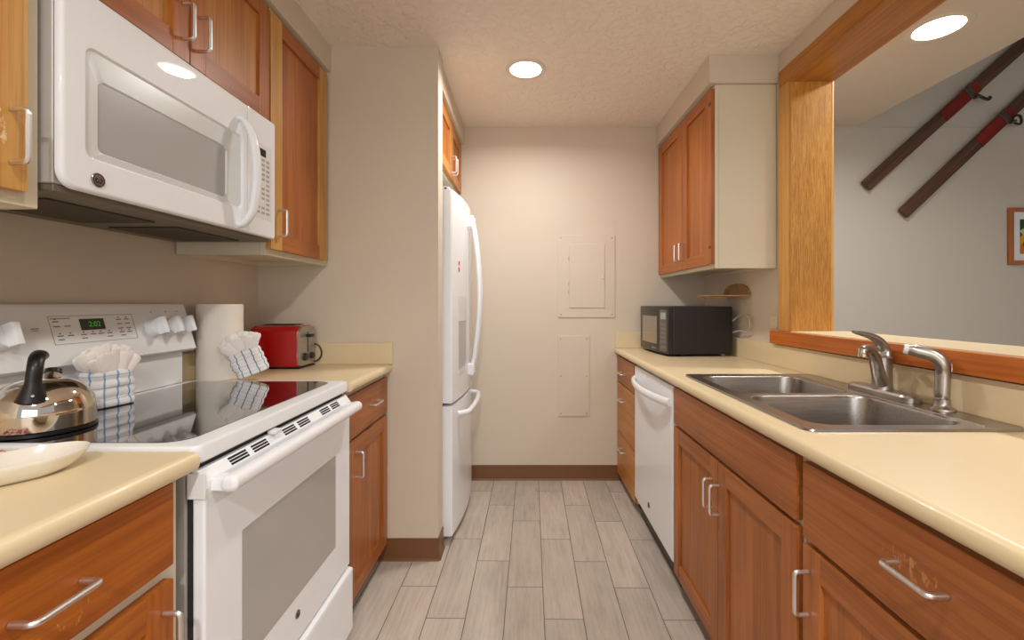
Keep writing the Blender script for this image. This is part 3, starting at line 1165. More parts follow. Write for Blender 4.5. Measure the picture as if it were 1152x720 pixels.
# end cap block of the door
bm = new_bm()
box(bm, DX0 - 0.006, DX1 + 0.004, RY0 + 0.002, RY0 + 0.0078, 0.835, 0.886, 0.0025, 2)
finish(bm, 'end_cap', M_WHITEP, od)


def badge(parent, M, r, local=False):
    """round monogram badge, normal along local z"""
    bm = new_bm()
    lathe(bm, [(r, 0.0), (r, r * 0.12), (r * 0.92, r * 0.2), (0.0, r * 0.2)], (0, 0, 0), 28, capt=False)
    bmesh.ops.transform(bm, matrix=M, verts=bm.verts[:])
    o = finish(bm, 'badge', M_BADGE, parent)
    o['label'] = 'round silver monogram badge'
    bm = new_bm()
    ring = [(r * 0.86 * math.cos(a), r * 0.86 * math.sin(a), r * 0.2) for a in [2 * PI * k / 28 for k in range(28)]]
    tube(bm, ring, r * 0.07, 6, closed=True)
    for ox, flip in ((-0.30, 1), (0.30, -1)):           # two curled letters
        pts = []
        for k in range(22):
            a = 0.5 + k * 0.27
            rr = r * (0.12 + 0.018 * k)
            pts.append((r * ox * 0.9 + flip * rr * math.cos(a) * 0.62, rr * math.sin(a), r * 0.22))
        tube(bm, pts, r * 0.06, 6)
    bmesh.ops.transform(bm, matrix=M, verts=bm.verts[:])
    finish(bm, 'monogram', M_BADGED, o)


badge(od, face_left(DX1, 1.266, 0.357), 0.0115)
# latch tab under the cooktop lip
bm = new_bm()
box(bm, -0.652, -0.628, 1.148, 1.178, 0.890, 0.900, 0.003, 2)
finish(bm, 'latch', M_WHITEP, rg)
# storage drawer
bm = new_bm()
box(bm, -0.660, -0.624, RY0 + 0.006, RY1 - 0.006, 0.045, 0.262, 0.006, 3)
prism(bm, [(-0.656, 0.258), (-0.624, 0.258), (-0.626, 0.266), (-0.650, 0.272)], RY0 + 0.008, RY1 - 0.008, 'y')
finish(bm, 'storage_drawer', M_WHITE, rg)
# backguard
BT, BB = 1.219, 1.055                # head top and bottom z
XT, XBm = -1.232, -1.188             # face x at top and at bottom
bm = new_bm()
prism(bm, [(-1.262, BB + 0.004), (XBm - 0.012, BB - 0.002), (XBm, BB + 0.006), (XT, BT - 0.008), (XT - 0.006, BT), (-1.262, BT)], RY0 + 0.004, RY1 - 0.012, 'y')
box(bm, -1.262, -1.212, RY0 + 0.03, RY1 - 0.045, 0.9425, BB + 0.004, 0.002, 1)
bg = finish(bm, 'backguard', M_WHITEP, rg)
dirz = Vector((XT - XBm, 0, (BT - 0.008) - (BB + 0.006)))
Lf = dirz.length
uz = dirz.normalized()
nx = Vector((uz.z, 0, -uz.x))        # outward normal


def bgM(y, s, off=0.0):
    """on the backguard face: y along, s = distance up from the bottom edge"""
    p = Vector((XBm, y, BB + 0.006)) + uz * s + nx * off
    return Matrix(((0, uz.x, nx.x, p.x), (1, 0, 0, p.y), (0, uz.z, nx.z, p.z), (0, 0, 0, 1)))


def face_box(bm, y0, y1, s0, s1, h0, h1, bev=0, mi=0):
    box(bm, y0, y1, s0, s1, h0, h1, bev, 1, mi, bgM(0, 0))


bm = new_bm()
# key panel: thin raised outline and printed keys
for (y0, y1, s0, s1) in ((1.165, 1.415, 0.131, 0.1325), (1.165, 1.1665, 0.055, 0.131), (1.4135, 1.415, 0.055, 0.131), (1.165, 1.415, 0.055, 0.0565)):
    face_box(bm, y0, y1, s0, s1, 0.0, 0.0006)
finish(bm, 'keypad_outline', mat('pale_grey_print', rgb(166, 156, 148), 0.5), bg)
bm = new_bm()
for row, (s, ys) in enumerate(((0.117, (1.182, 1.365, 1.392)), (0.104, (1.182, 1.210, 1.365, 1.392)), (0.090, (1.365, 1.392)), (0.078, (1.185, 1.212, 1.248, 1.275, 1.298, 1.325, 1.365, 1.392)), (0.068, (1.185, 1.248, 1.325, 1.368)))):
    for y in ys:
        face_box(bm, y - 0.008, y + 0.008, s - 0.0014, s + 0.0014, 0.0, 0.0005)
        if row in (0, 3):
            face_box(bm, y - 0.002, y + 0.002, s + 0.005, s + 0.008, 0.0, 0.0005, 0, 1)
face_box(bm, 1.170, 1.222, 0.124, 0.126, 0.0, 0.0005)
finish(bm, 'keypad_print', [M_MARK, M_MARKD], bg)
bm = new_bm()
for y in (1.090, 1.128):
    face_box(bm, y - 0.009, y + 0.009, 0.100, 0.102, 0.0, 0.0005)
    face_box(bm, y - 0.008, y + 0.008, 0.095, 0.0965, 0.0, 0.0005)
lathe(bm, [(0.0035, 0.0), (0.0035, 0.0008)], (0, 0, 0), 12, mi=1)
vs = [v for v in bm.verts if abs(v.co.x) < 0.01 and abs(v.co.y) < 0.01 and abs(v.co.z) < 0.01]
bmesh.ops.transform(bm, matrix=bgM(1.092, 0.076), verts=vs)
finish(bm, 'indicator_print', [M_MARK, M_MARKD], bg)
for y in (1.49, 1.55, 1.60):
    bm = new_bm()
    face_box(bm, y - 0.002, y + 0.002, 0.136, 0.139, 0.0, 0.0005)
    finish(bm, 'knob_mark', M_MARKD, bg)
bm = new_bm()
face_box(bm, 1.245, 1.316, 0.090, 0.122, 0.0, 0.0012)
dp = finish(bm, 'clock_display', M_LCD, bg)
bm = text_bm('2:02', 0.021, bgM(1.286, 0.1055, 0.0016), 0.0002)
finish(bm, 'clock_digits', M_GREEN, dp)
for y in (0.975, 1.048, 1.478, 1.542, 1.600):
    bm = new_bm()
    lathe(bm, [(0.031, 0.0), (0.031, 0.003), (0.029, 0.005), (0.028, 0.022), (0.026, 0.025), (0.0, 0.0255)], (0, 0, 0), 30, capt=False)
    box(bm, -0.009, 0.009, -0.028, 0.028, 0.010, 0.048, 0.004, 2)
    bmesh.ops.transform(bm, matrix=bgM(y, 0.083), verts=bm.verts[:])
    finish(bm, 'knob', M_WHITE, bg)

# ------------------------------------------------------------------ over-the-range microwave
MY0, MY1 = 0.888, 1.648
MZ0, MZ1 = 1.452, 1.869
MXF = -0.905
mw = thing('over_range_microwave', 'white over-the-range microwave hung below the two-door cabinet', 'microwave', (-1.09, 1.268, MZ0))
bm = new_bm()
box(bm, XL + 0.004, -0.925, MY0 + 0.002, MY1 - 0.003, MZ0 + 0.006, MZ1, 0.002, 1)
finish(bm, 'casing', M_GREYM, mw)
bm = new_bm()
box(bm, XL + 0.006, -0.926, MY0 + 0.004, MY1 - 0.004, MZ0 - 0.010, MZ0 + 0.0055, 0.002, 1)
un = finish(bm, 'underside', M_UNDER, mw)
M_FILT = mat('dark_mesh_filter', rgb(86, 76, 60), 0.7, 0.3, bump=(200, 1.0))
for a in (0.95, 1.31):
    bm = new_bm()
    box(bm, -1.20, -1.00, a, a + 0.28, MZ0 - 0.014, MZ0 - 0.0105, 0.001, 1)
    finish(bm, 'filter', M_FILT, un)


def front_slab(bm, y0, y1, radii, x0, x1, edge=0.010):
    """bowed-edge front: outline in YZ, rounded towards the front"""
    lv = [(0.0, x0), (0.0, x1 - edge), (edge * 0.18, x1 - edge * 0.45), (edge * 0.55, x1 - edge * 0.10), (edge * 1.1, x1)]
    rings = []
    for d, x in lv:
        rings.append([bm.verts.new((x, p[0], p[1])) for p in rrect(y0 + d, y1 - d, MZ0 + d, MZ1 - d, [max(rr - d * 0.5, 0.0015) for rr in radii], 6)])
    for A, B in zip(rings, rings[1:]):
        for i in range(len(A)):
            bm.faces.new((A[i], A[(i + 1) % len(A)], B[(i + 1) % len(A)], B[i]))
    bm.faces.new(list(reversed(rings[0])))
    bm.faces.new(rings[-1])


SPL = 1.489
bm = new_bm()
# door: bowed edge, then a recess for the inset and a second one for the window
IN = (0.936, 1.462, 1.522, 1.757)
WI = (0.971, 1.390, 1.544, 1.698)


def ins(q, d, r):
    return rrect(q[0] + d, q[1] - d, q[2] + d, q[3] - d, r, 6)


rad = [0.002, 0.012, 0.034, 0.002]
D0 = (MY0, SPL - 0.0008, MZ0, MZ1)
e = 0.008
lv = []
for d, x in ((0.0, -0.919), (0.0, MXF - e), (e * 0.18, MXF - e * 0.45), (e * 0.55, MXF - e * 0.10), (e * 1.1, MXF)):
    lv.append((ins(D0, d, [max(rr - d * 0.5, 0.0015) for rr in rad]), x, 0))
lv += [(ins(IN, 0.0, 0.022), MXF, 0), (ins(IN, 0.0015, 0.021), MXF - 0.0015, 0), (ins(IN, 0.005, 0.019), MXF - 0.0065, 0),
       (ins(WI, -0.001, 0.015), MXF - 0.0065, 1), (ins(WI, 0.003, 0.012), MXF - 0.0115, 1)]
rings = [[bm.verts.new((x, p[0], p[1])) for p in o_] for o_, x, mi in lv]
for (A, B), (_, _, mi) in zip(zip(rings, rings[1:]), lv[1:]):
    for i in range(len(A)):
        bm.faces.new((A[i], A[(i + 1) % len(A)], B[(i + 1) % len(A)], B[i])).material_index = mi
bm.faces.new(list(reversed(rings[0])))
bm.faces.new(rings[-1])
md = finish(bm, 'door', [M_WHITE, M_INSET], mw, angle=50)
bm = new_bm()
prism(bm, ins(WI, 0.0025, 0.012), MXF - 0.0112, MXF - 0.0102, 'x')
finish(bm, 'window', M_GLASSW, md)
badge(md, face_left(MXF, 0.963, 1.482), 0.0150)
bm = new_bm()
hp = smooth_path([(MXF - 0.002, 1.437, 1.808), (MXF + 0.022, 1.438, 1.795), (MXF + 0.045, 1.440, 1.74), (MXF + 0.056, 1.440, 1.63), (MXF + 0.045, 1.440, 1.525), (MXF + 0.022, 1.438, 1.478), (MXF - 0.002, 1.437, 1.466)], 7)
n = len(hp)
tube(bm, hp, [0.011 + 0.006 * math.sin(PI * i / (n - 1)) for i in range(n)], 16, flat=0.75, up=(0, 1, 0))
finish(bm, 'handle', M_WHITE, md)
bm = new_bm()
front_slab(bm, SPL + 0.0008, MY1, [0.008, 0.002, 0.002, 0.012], -0.919, MXF, 0.006)
cp = finish(bm, 'control_panel', M_WHITE, mw, angle=50)
bm = new_bm()
prism(bm, rrect(1.520, 1.622, 1.512, 1.768, 0.004, 3), MXF - 0.001, MXF + 0.0006, 'x')
for row in range(12):
    z = 1.715 - row * 0.0165
    for k in range(3):
        if row in (5, 9) and k != 2:
            continue
        y = 1.542 + k * 0.028
        box(bm, MXF + 0.0005, MXF + 0.0011, y - 0.009, y + 0.009, z - 0.0045, z + 0.0035, 0, 1, 1)
finish(bm, 'keypad', [M_WHITEP, mat('pale_grey_key', rgb(176, 172, 170), 0.4)], cp)
bm = new_bm()
prism(bm, rrect(1.538, 1.586, 1.727, 1.752, 0.002, 3), MXF, MXF + 0.0013, 'x')
finish(bm, 'display', M_LCD, cp)

# ------------------------------------------------------------------ dishwasher
dw = thing('dishwasher', 'white built-in dishwasher between the drawer and sink cabinets', 'dishwasher', (0.9, 2.29, 0))
DY0, DY1 = 1.953, 2.635
bm = new_bm()
box(bm, 0.664, 1.20, DY0 + 0.002, DY1 - 0.002, 0.10, 0.868)
finish(bm, 'tub', M_GREYM, dw)
bm = new_bm()
box(bm, 0.67, 1.15, DY0 + 0.004, DY1 - 0.004, 0.001, 0.099)
finish(bm, 'toe_panel', M_BLACK, dw)
bm = new_bm()
box(bm, 0.632, 0.663, DY0 + 0.003, DY1 - 0.003, 0.106, 0.862, 0.007, 3)
dd = finish(bm, 'door', M_WHITE, dw)
bm = new_bm()
hp = []
for k in range(25):
    f = k / 24
    y = DY1 - 0.018 + (DY0 + 0.030 - DY1 + 0.018) * f
    hp.append((0.634 - 0.006 - 0.050 * math.sin(PI * f) ** 0.7, y, 0.788))
tube(bm, hp, 0.019, 14, flat=0.62, up=(0, 0, 1))
finish(bm, 'handle', M_WHITE, dd)
badge(dd, face_right(0.632, 2.325, 0.190), 0.0145)
bm = new_bm()
lathe(bm, [(0.0035, 0.0), (0.0025, 0.001)], (0, 0, 0), 12)
bmesh.ops.transform(bm, matrix=face_right(0.632, 2.36, 0.838), verts=bm.verts[:])
finish(bm, 'indicator', M_MARKD, dd)

# ------------------------------------------------------------------ refrigerator
FY0, FY1 = 2.296, 3.118
fg = thing('refrigerator', 'white french-door refrigerator with water dispenser behind the partition', 'refrigerator', (-0.8, 2.7, 0))
bm = new_bm()
box(bm, -1.24, -0.428, FY0 + 0.004, FY1 - 0.004, 0.03, 1.775, 0.004)
box(bm, -1.20, -0.46, FY0 + 0.03, FY1 - 0.03, 0.0, 0.03)
finish(bm, 'body', M_WHITEP, fg)
bm = new_bm()
box(bm, -0.427, -0.420, FY0 + 0.01, FY1 - 0.01, 0.04, 1.78)
finish(bm, 'gasket', M_GASKETGAP, fg)


def bow(y):
    f = (y - (FY0 + FY1) / 2) / ((FY1 - FY0) / 2)
    return -0.371 + 0.034 * (1 - f * f)


def fridge_front(name, y0, y1, z0, z1, parent):
    pts = [(-0.4195, y0), (-0.4195, y1)]
    n = 14
    e = 0.007
    pts.append((bow(y1) - e, y1))
    for k in range(n + 1):
        y = y1 - e + (y0 - y1 + 2 * e) * k / n
        pts.append((bow(y), y))
    pts.append((bow(y0) - e, y0))
    bm = new_bm()
    prism(bm, pts, z0, z1, 'z')
    return finish(bm, name, M_WHITE, parent, angle=28)


YM = 2.707
dl = fridge_front('door', FY0, YM - 0.002, 0.716, 1.797, fg)
dr_ = fridge_front('door', YM + 0.002, FY1, 0.716, 1.797, fg)
fz = fridge_front('freezer_drawer', FY0, FY1, 0.045, 0.700, fg)
for par, y in ((dl, YM - 0.035), (dr_, YM + 0.035)):
    bm = new_bm()
    xo = bow(y)
    hp = smooth_path([(xo + 0.022, y, 1.715), (xo + 0.040, y, 1.62), (xo + 0.060, y, 1.45), (xo + 0.068, y, 1.27), (xo + 0.060, y, 1.09), (xo + 0.040, y, 0.92), (xo + 0.022, y, 0.825)], 6)
    tube(bm, hp, 0.0125, 14)
    for z in (1.70, 0.835):
        box(bm, xo - 0.002, xo + 0.036, y - 0.0145, y + 0.0145, z - 0.035, z + 0.035, 0.008, 3)
    finish(bm, 'handle', M_WHITE, par)
bm = new_bm()
hp = []
for k in range(27):
    f = k / 26
    y = 2.40 + 0.61 * f
    e = min(1.0, min(f, 1 - f) / 0.10)
    hp.append((bow(y) - 0.002 + 0.048 * math.sin(e * PI / 2) ** 0.8, y, 0.640))
tube(bm, hp, 0.014, 14)
finish(bm, 'handle', M_WHITE, fz)
# dispenser on the near door
ds_y0, ds_y1 = 2.40, 2.60
bm = new_bm()
pts = [(bow(ds_y0) - 0.003, ds_y0), (bow(ds_y0) + 0.0025, ds_y0)] + [(bow(ds_y0 + 0.2 * k / 6) + 0.0025, ds_y0 + 0.2 * k / 6) for k in range(1, 7)] + [(bow(ds_y1) - 0.003, ds_y1)]
prism(bm, pts, 1.125, 1.262, 'z')
dsp = finish(bm, 'dispenser', M_WHITEP, dl)
bm = new_bm()
prism(bm, pts, 0.845, 0.870, 'z')
finish(bm, 'drip_tray', M_WHITEP, dsp)
bm = new_bm()
pts2 = [(bow(ds_y0) - 0.004, ds_y0 + 0.012), (bow(ds_y0) + 0.0012, ds_y0 + 0.012)] + [(bow(ds_y0 + 0.012 + 0.176 * k / 6) + 0.0012, ds_y0 + 0.012 + 0.176 * k / 6) for k in range(1, 7)] + [(bow(ds_y1) - 0.004, ds_y1 - 0.012)]
prism(bm, pts2, 0.870, 1.125, 'z')
finish(bm, 'recess', mat('dispenser_recess_grey', rgb(190, 188, 184), 0.3), dsp)
bm = new_bm()
for z0, z1 in ((1.425, 1.445), (1.390, 1.412)):
    prism(bm, [(bow(2.41), 2.412), (bow(2.41) + 0.0016, 2.412), (bow(2.435) + 0.0016, 2.436), (bow(2.435), 2.436)], z0, z1, 'z')
finish(bm, 'sticker', M_STICK, dl)
for y in (FY0 + 0.035, FY1 - 0.035):
    bm = new_bm()
    box(bm, -0.50, -0.385, y - 0.022, y + 0.022, 1.7975, 1.815, 0.005, 2)
    finish(bm, 'hinge_cover', M_WHITEP, fg)
    bm = new_bm()
    box(bm, -0.41, -0.40, y - 0.0235, y - 0.0215, 1.800, 1.810)
    finish(bm, 'hinge_pin', M_GASKETGAP, fg)

# ------------------------------------------------------------------ black countertop microwave
ang = math.radians(-4.3)
Mm = Matrix.Translation((0.822, 2.595, TR + 0.001)) @ Matrix.Rotation(-ang, 4, 'Z')
km = thing('countertop_microwave', 'black countertop microwave in the far right corner of the counter', 'microwave', M=Mm)
MWW, MWD, MWH = 0.49, 0.375, 0.288      # along y, along x, height
bm = new_bm()
box(bm, 0.020, MWD, 0.0, MWW, 0.012, MWH, 0.008, 2)
finish(bm, 'case', M_MBODY, km, local=True)
bm = new_bm()
pts = [(0.0195, 0.002), (0.0195, MWW - 0.002)]
for k in range(11):
    f = k / 10
    y = MWW - 0.002 - (MWW - 0.004) * f
    pts.append((-0.004 - 0.016 * math.sin(PI * f) ** 0.8, y))
prism(bm, pts, 0.014, MWH - 0.001, 'z')
fb = finish(bm, 'front', M_MFRONT, km, local=True)


def mx(y):
    f = (MWW - 0.002 - y) / (MWW - 0.004)
    return -0.004 - 0.016 * math.sin(PI * max(0, min(1, f))) ** 0.8


def bowed_patch(y0, y1, z0, z1, off, n=6):
    bm = new_bm()
    pts = [(mx(y0 + (y1 - y0) * k / n) - off, y0 + (y1 - y0) * k / n) for k in range(n + 1)]
    pts += [(p[0] + off + 0.001, p[1]) for p in reversed(pts)]
    prism(bm, pts, z0, z1, 'z')
    return bm


finish(bowed_patch(0.150, 0.425, 0.062, 0.228, 0.0012), 'window', M_MWIN, fb, local=True)
kp = finish(bowed_patch(0.020, 0.110, 0.025, 0.268, 0.0010), 'keypad', M_MPAN, fb, local=True)
finish(bowed_patch(0.034, 0.096, 0.212, 0.252, 0.0022), 'display', M_LCDS, kp, local=True)
bm = bowed_patch(0.036, 0.094, 0.045, 0.054, 0.0018)
for r_ in range(5):
    z = 0.075 + r_ * 0.025
    for k in range(3):
        y = 0.036 + k * 0.021
        b2 = bowed_patch(y, y + 0.016, z, z + 0.014, 0.0018, 1)
        me_ = bpy.data.meshes.new('t')
        b2.to_mesh(me_)
        b2.free()
        bm.from_mesh(me_)
        bpy.data.meshes.remove(me_)
finish(bm, 'keys', mat('keypad_key', rgb(120, 116, 112), 0.4), kp, local=True)
finish(bowed_patch(0.165, 0.235, 0.032, 0.038, 0.0012), 'nameplate', M_LCDS, fb, local=True)
for x in (0.05, 0.34):
    for y in (0.05, 0.44):
        bm = new_bm()
        lathe(bm, [(0.012, 0.0), (0.014, 0.012)], (x, y, 0.0), 14)
        finish(bm, 'foot', M_WHITEP if (x > 0.3 and y < 0.1) else M_BLACK, km, local=True)
bm = new_bm()
cpth = smooth_path([(1.19, 2.655, 1.10), (1.215, 2.60, 1.145), (1.222, 2.52, 1.160), (1.219, 2.47, 1.115), (1.2185, 2.50, 1.066), (1.212, 2.585, 1.064), (1.2, 2.64, 1.05)], 8)
tube(bm, cpth, 0.0042, 8)
finish(bm, 'cord', M_CORDG, km)

# wall shelf above it
ws = thing('wall_shelf', 'small half-round wooden shelf with arched back above the black microwave', 'shelf', (XR, 2.655, 1.25))
SC, SR = 2.660, 0.160
bm = new_bm()
pts = [(XR - 0.002, SC + SR)]
for k in range(25):
    a = PI / 2 + PI * k / 24
    pts.append((XR - 0.002 + 0.225 * math.cos(a), SC + SR * math.sin(a)))
prism(bm, pts, 1.2600, 1.2675, 'z')
finish(bm, 'shelf_board', WD['shelf'], ws)
bm = new_bm()
pts = [(SC - SR, 1.268), (SC + SR, 1.268), (SC + SR, 1.285)]
for k in range(17):
    a = PI * k / 16
    pts.append((SC + SR * 0.92 * math.cos(a), 1.285 + 0.050 * math.sin(a)))
pts.append((SC - SR, 1.285))
prism(bm, pts, XR - 0.016, XR - 0.002, 'x')
finish(bm, 'back_board', WD['shelf'], ws)

# outlet plate
op = thing('outlet_plate', 'cream outlet plate on the right wall beside the wooden casing', 'outlet', (XR, 2.27, 1.125))
bm = new_bm()
box(bm, XR - 0.006, XR - 0.0005, 2.238, 2.300, 1.096, 1.156, 0.002, 2)
finish(bm, 'plate', M_PLATE, op)
for z in (1.112, 1.140):
    bm = new_bm()
    box(bm, XR - 0.0075, XR - 0.006, 2.255, 2.283, z - 0.009, z + 0.009, 0.0007, 1)
    finish(bm, 'socket', M_PLATE, op)

# ------------------------------------------------------------------ kettle
KX, KY, KZ = -1.072, 1.012, 0.9425
kt = thing('kettle', 'polished steel whistling kettle with black handle on the cooktop', 'kettle', (KX, KY, KZ))
KR = 0.088
bm = new_bm()
prof = [(KR * 0.95, 0.006), (KR * 1.0, 0.010), (KR * 1.0, 0.040)]
for k in range(1, 15):
    a = PI / 2 * k / 15
    prof.append((KR * (0.12 + 0.88 * math.cos(a) ** 0.8), 0.040 + 0.072 * math.sin(a)))
prof.append((0.0, 0.1125))
lathe(bm, prof, (KX, KY, KZ), 56, capt=False)
finish(bm, 'body', M_CHROME, kt, angle=45)
bm = new_bm()
lathe(bm, [(KR * 0.9, 0.0005), (KR * 1.02, 0.001), (KR * 1.02, 0.007), (KR * 0.97, 0.0095)], (KX, KY, KZ), 56)
finish(bm, 'base_ring', M_BLACK, kt)
vd = Vector((0 - KX, 0 - KY, 0)).normalized()           # handle side
sd = Vector((-vd.y, vd.x, 0))


def kp_(f, s, z):
    p = Vector((KX, KY, KZ)) + vd * f + sd * s
    return (p.x, p.y, KZ + z)


bm = new_bm()
pts = smooth_path([kp_(0.068, -0.016, 0.074), kp_(0.070, -0.015, 0.095), kp_(0.071, -0.014, 0.118), kp_(0.068, -0.012, 0.142), kp_(0.056, -0.010, 0.158), kp_(0.034, -0.007, 0.165), kp_(0.014, -0.005, 0.165)], 6)
n = len(pts)
rr = []
for i in range(n):
    f = i / (n - 1)
    rr.append(0.026 - 0.013 * min(1, f / 0.3) + 0.002 * max(0, (f - 0.6) / 0.4))
tube(bm, pts, rr, 16, flat=0.8, up=(sd.x, sd.y, 0))
hd = finish(bm, 'handle', M_BLACK, kt)
bm = new_bm()
c = Vector(kp_(0.089, -0.015, 0.088))
tube(bm, [c, c + vd * 0.006], [0.003, 0.0025], 10)
finish(bm, 'rivet', M_NICKEL, hd)
bm = new_bm()
tube(bm, smooth_path([kp_(-0.030, 0.008, 0.082), kp_(-0.050, 0.014, 0.104), kp_(-0.060, 0.016, 0.117)], 5), [0.017] * 8 + [0.013] * 3, 16)
spt = finish(bm, 'spout', M_CHROME, kt)
bm = new_bm()
tube(bm, [kp_(-0.059, 0.016, 0.116), kp_(-0.063, 0.017, 0.124)], [0.0155, 0.0145], 16)
finish(bm, 'whistle_cap', M_BLACK, spt)


# ------------------------------------------------------------------ towel bundles
def towel_bundle(name, M, label, w, d, h, cmat, seed, group):
    """check cloth pocket (local x wide, y deep) with fluted dishcloth on top"""
    r = thing(name, label, 'towels', M=M, group=group)
    bm = new_bm()
    uvl = bm.loops.layers.uv.new('UVMap')
    nu, nv = 64, 32
    rings = []
    rnd = random.Random(seed)
    for j in range(nv + 1):
        z = h * j / nv
        f = j / nv
        out = rrect(-w / 2, w / 2, -d / 2, d / 2, d * 0.40, 5)
        # resample to nu points
        ring = []
        m_ = len(out)
        L = [0]
        for i in range(m_):
            p, q = out[i], out[(i + 1) % m_]
            L.append(L[-1] + math.hypot(q[0] - p[0], q[1] - p[1]))
        for k in range(nu):
            s = L[-1] * k / nu
            i = max(ii for ii in range(m_) if L[ii] <= s)
            p, q = out[i], out[(i + 1) % m_]
            tt = (s - L[i]) / max(1e-9, L[i + 1] - L[i])
            x, y = p[0] + (q[0] - p[0]) * tt, p[1] + (q[1] - p[1]) * tt
            sc = 1.0 + 0.05 * math.sin(f * PI) - 0.03 * f
            nz = noise.noise(Vector((x * 22 + seed, y * 22, z * 26))) * 0.006
            fold = 0.0034 * (abs(math.sin(f * PI * 4)) - 0.5)          # stacked folds
            rr_ = math.hypot(x, y) + 1e-6
            x2 = x * sc + x / rr_ * (nz + fold)
            y2 = y * sc + y / rr_ * (nz + fold)
            z2 = z + (0.006 * noise.noise(Vector((x * 30, y * 30, seed))) if j == nv else 0)
            ring.append((bm.verts.new((x2, y2, z2)), s, z))
        rings.append((ring, L[-1]))
    for (A, LL), (B, _) in zip(rings, rings[1:]):
        for k in range(nu):
            k2 = (k + 1) % nu
            f = bm.faces.new((A[k][0], A[k2][0], B[k2][0], B[k][0]))
            us = [A[k][1], A[k][1] + LL / nu, A[k][1] + LL / nu, A[k][1]]
            for lp, u_, v_ in zip(f.loops, us, (A[k][2], A[k][2], B[k][2], B[k][2])):
                lp[uvl].uv = (u_, v_)
    for ring, zz in ((rings[0][0], 0), (rings[-1][0], h)):
        f = bm.faces.new([q[0] for q in ring])
        for lp in f.loops:
            lp[uvl].uv = (lp.vert.co.x + w, lp.vert.co.y + 0.01)
    finish(bm, 'tea_towel', cmat, r, local=True, angle=80)
    # dishcloth folded into a fan of soft pleats standing in the pocket
    bm = new_bm()
    for layer, (yo, hh, npl, sw) in enumerate(((-0.34 * d, 0.052, 7, 0.70), (-0.02 * d, 0.070, 8, 0.62), (0.28 * d, 0.062, 7, 0.6))):
        for k in range(npl):
            t_ = (k + 0.5) / npl * 2 - 1
            a = t_ * sw + 0.06 * rnd.uniform(-1, 1)
            L_ = hh * (1.0 - 0.22 * t_ * t_) * rnd.uniform(0.92, 1.06)
            x0 = t_ * w * 0.26
            base = Vector((x0, yo, h - 0.016))
            up_ = Vector((math.sin(a), 0.10 * (layer - 1) + 0.04 * rnd.uniform(-1, 1), math.cos(a)))
            pts = [base + up_ * (L_ + 0.016) * q for q in (0, 0.3, 0.6, 0.85, 0.97, 1.0)]
            tube(bm, pts, [0.0050, 0.0058, 0.0062, 0.0060, 0.0048, 0.0022], 14, flat=2.5, up=(0.25 * (-1) ** k, 1, 0))
    for v_ in bm.verts:
        nz = noise.noise_vector(v_.co * 70 + Vector((seed, 0, 0))) * 0.0040
        v_.co += nz
    finish(bm, 'dishcloth', M_DISHCLOTH, r, local=True, angle=80)
    return r


towel_bundle('towel_bundle', Matrix.Translation((-1.136, 1.240, ZT + 0.002)) @ Matrix.Rotation(math.radians(80), 4, 'Z'),
             'blue checked towel wrapped round a white dishcloth, standing on the stove', 0.115, 0.055, 0.098, M_CHECK1, 3.0, 'folded towel bundles')
towel_bundle('towel_bundle', Matrix.Translation((-1.012, 1.712, TL + 0.004)) @ Matrix.Rotation(math.radians(28), 4, 'Z') @ Matrix.Rotation(math.radians(-21), 4, 'Y') @ Matrix.Translation((0, 0, 0.022)),
             'slate checked towel bundle leaning against the paper towel roll', 0.108, 0.055, 0.098, M_CHECK2, 9.0, 'folded towel bundles')

# ------------------------------------------------------------------ paper towel roll
pr = thing('paper_towel_roll', 'white paper towel roll standing upright on the left counter', 'paper towels', (-1.172, 1.745, TL))
bm = new_bm()
c = (-1.172, 1.748, TL + 0.001)
lathe(bm, [(0.022, 0.002), (0.0745, 0.0), (0.0765, 0.003), (0.0770, 0.14), (0.0765, 0.280), (0.0745, 0.284), (0.022, 0.282)], c, 56, capb=False, capt=False)
finish(bm, 'paper', M_PAPER, pr)
bm = new_bm()
lathe(bm, [(0.0215, 0.0), (0.0215, 0.2835), (0.0195, 0.2835), (0.0195, 0.0)], c, 32, capb=False, capt=False)
finish(bm, 'core', M_CARD, pr)

# ------------------------------------------------------------------ toaster
TX0, TX1, TY0, TY1 = -1.212, -0.984, 1.985, 2.136
TZ = TL + 0.004
TH = 0.187
ts = thing('toaster', 'shiny red two-slot toaster with silver end panel by the partition', 'toaster', ((TX0 + TX1) / 2, (TY0 + TY1) / 2, TL))
bm = new_bm()
out = rrect(TY0, TY1, TZ + 0.003, TZ + TH, [0.034, 0.034, 0.010, 0.010], 8)
lv = [(0.020, TX0), (0.006, TX0 + 0.006), (0.0, TX0 + 0.020), (0.0, TX1 - 0.020), (0.003, TX1 - 0.012)]
rings = []
for dd_, x in lv:
    rings.append([bm.verts.new((x, p[0], p[1])) for p in rrect(TY0 + dd_, TY1 - dd_, TZ + 0.003 + dd_ * 0.3, TZ + TH - dd_, [0.034, 0.034, 0.010, 0.010], 8)])
for A, B in zip(rings, rings[1:]):
    for i in range(len(A)):
        bm.faces.new((A[i], A[(i + 1) % len(A)], B[(i + 1) % len(A)], B[i]))
bm.faces.new(rings[0])
bm.faces.new(rings[-1])
finish(bm, 'body', M_RED, ts)
bm = new_bm()
prism(bm, rrect(TY0 + 0.006, TY1 - 0.006, TZ + 0.008, TZ + TH - 0.006, [0.032, 0.032, 0.008, 0.008], 8), TX1 - 0.0118, TX1 - 0.001, 'x')
epn = finish(bm, 'end_panel', M_SILVER, ts)
bm = new_bm()
box(bm, TX1 - 0.001, TX1 + 0.0004, (TY0 + TY1) / 2 - 0.003, (TY0 + TY1) / 2 + 0.003, TZ + 0.065, TZ + 0.155)
finish(bm, 'lever_slot', M_BLACK, epn)
bm = new_bm()
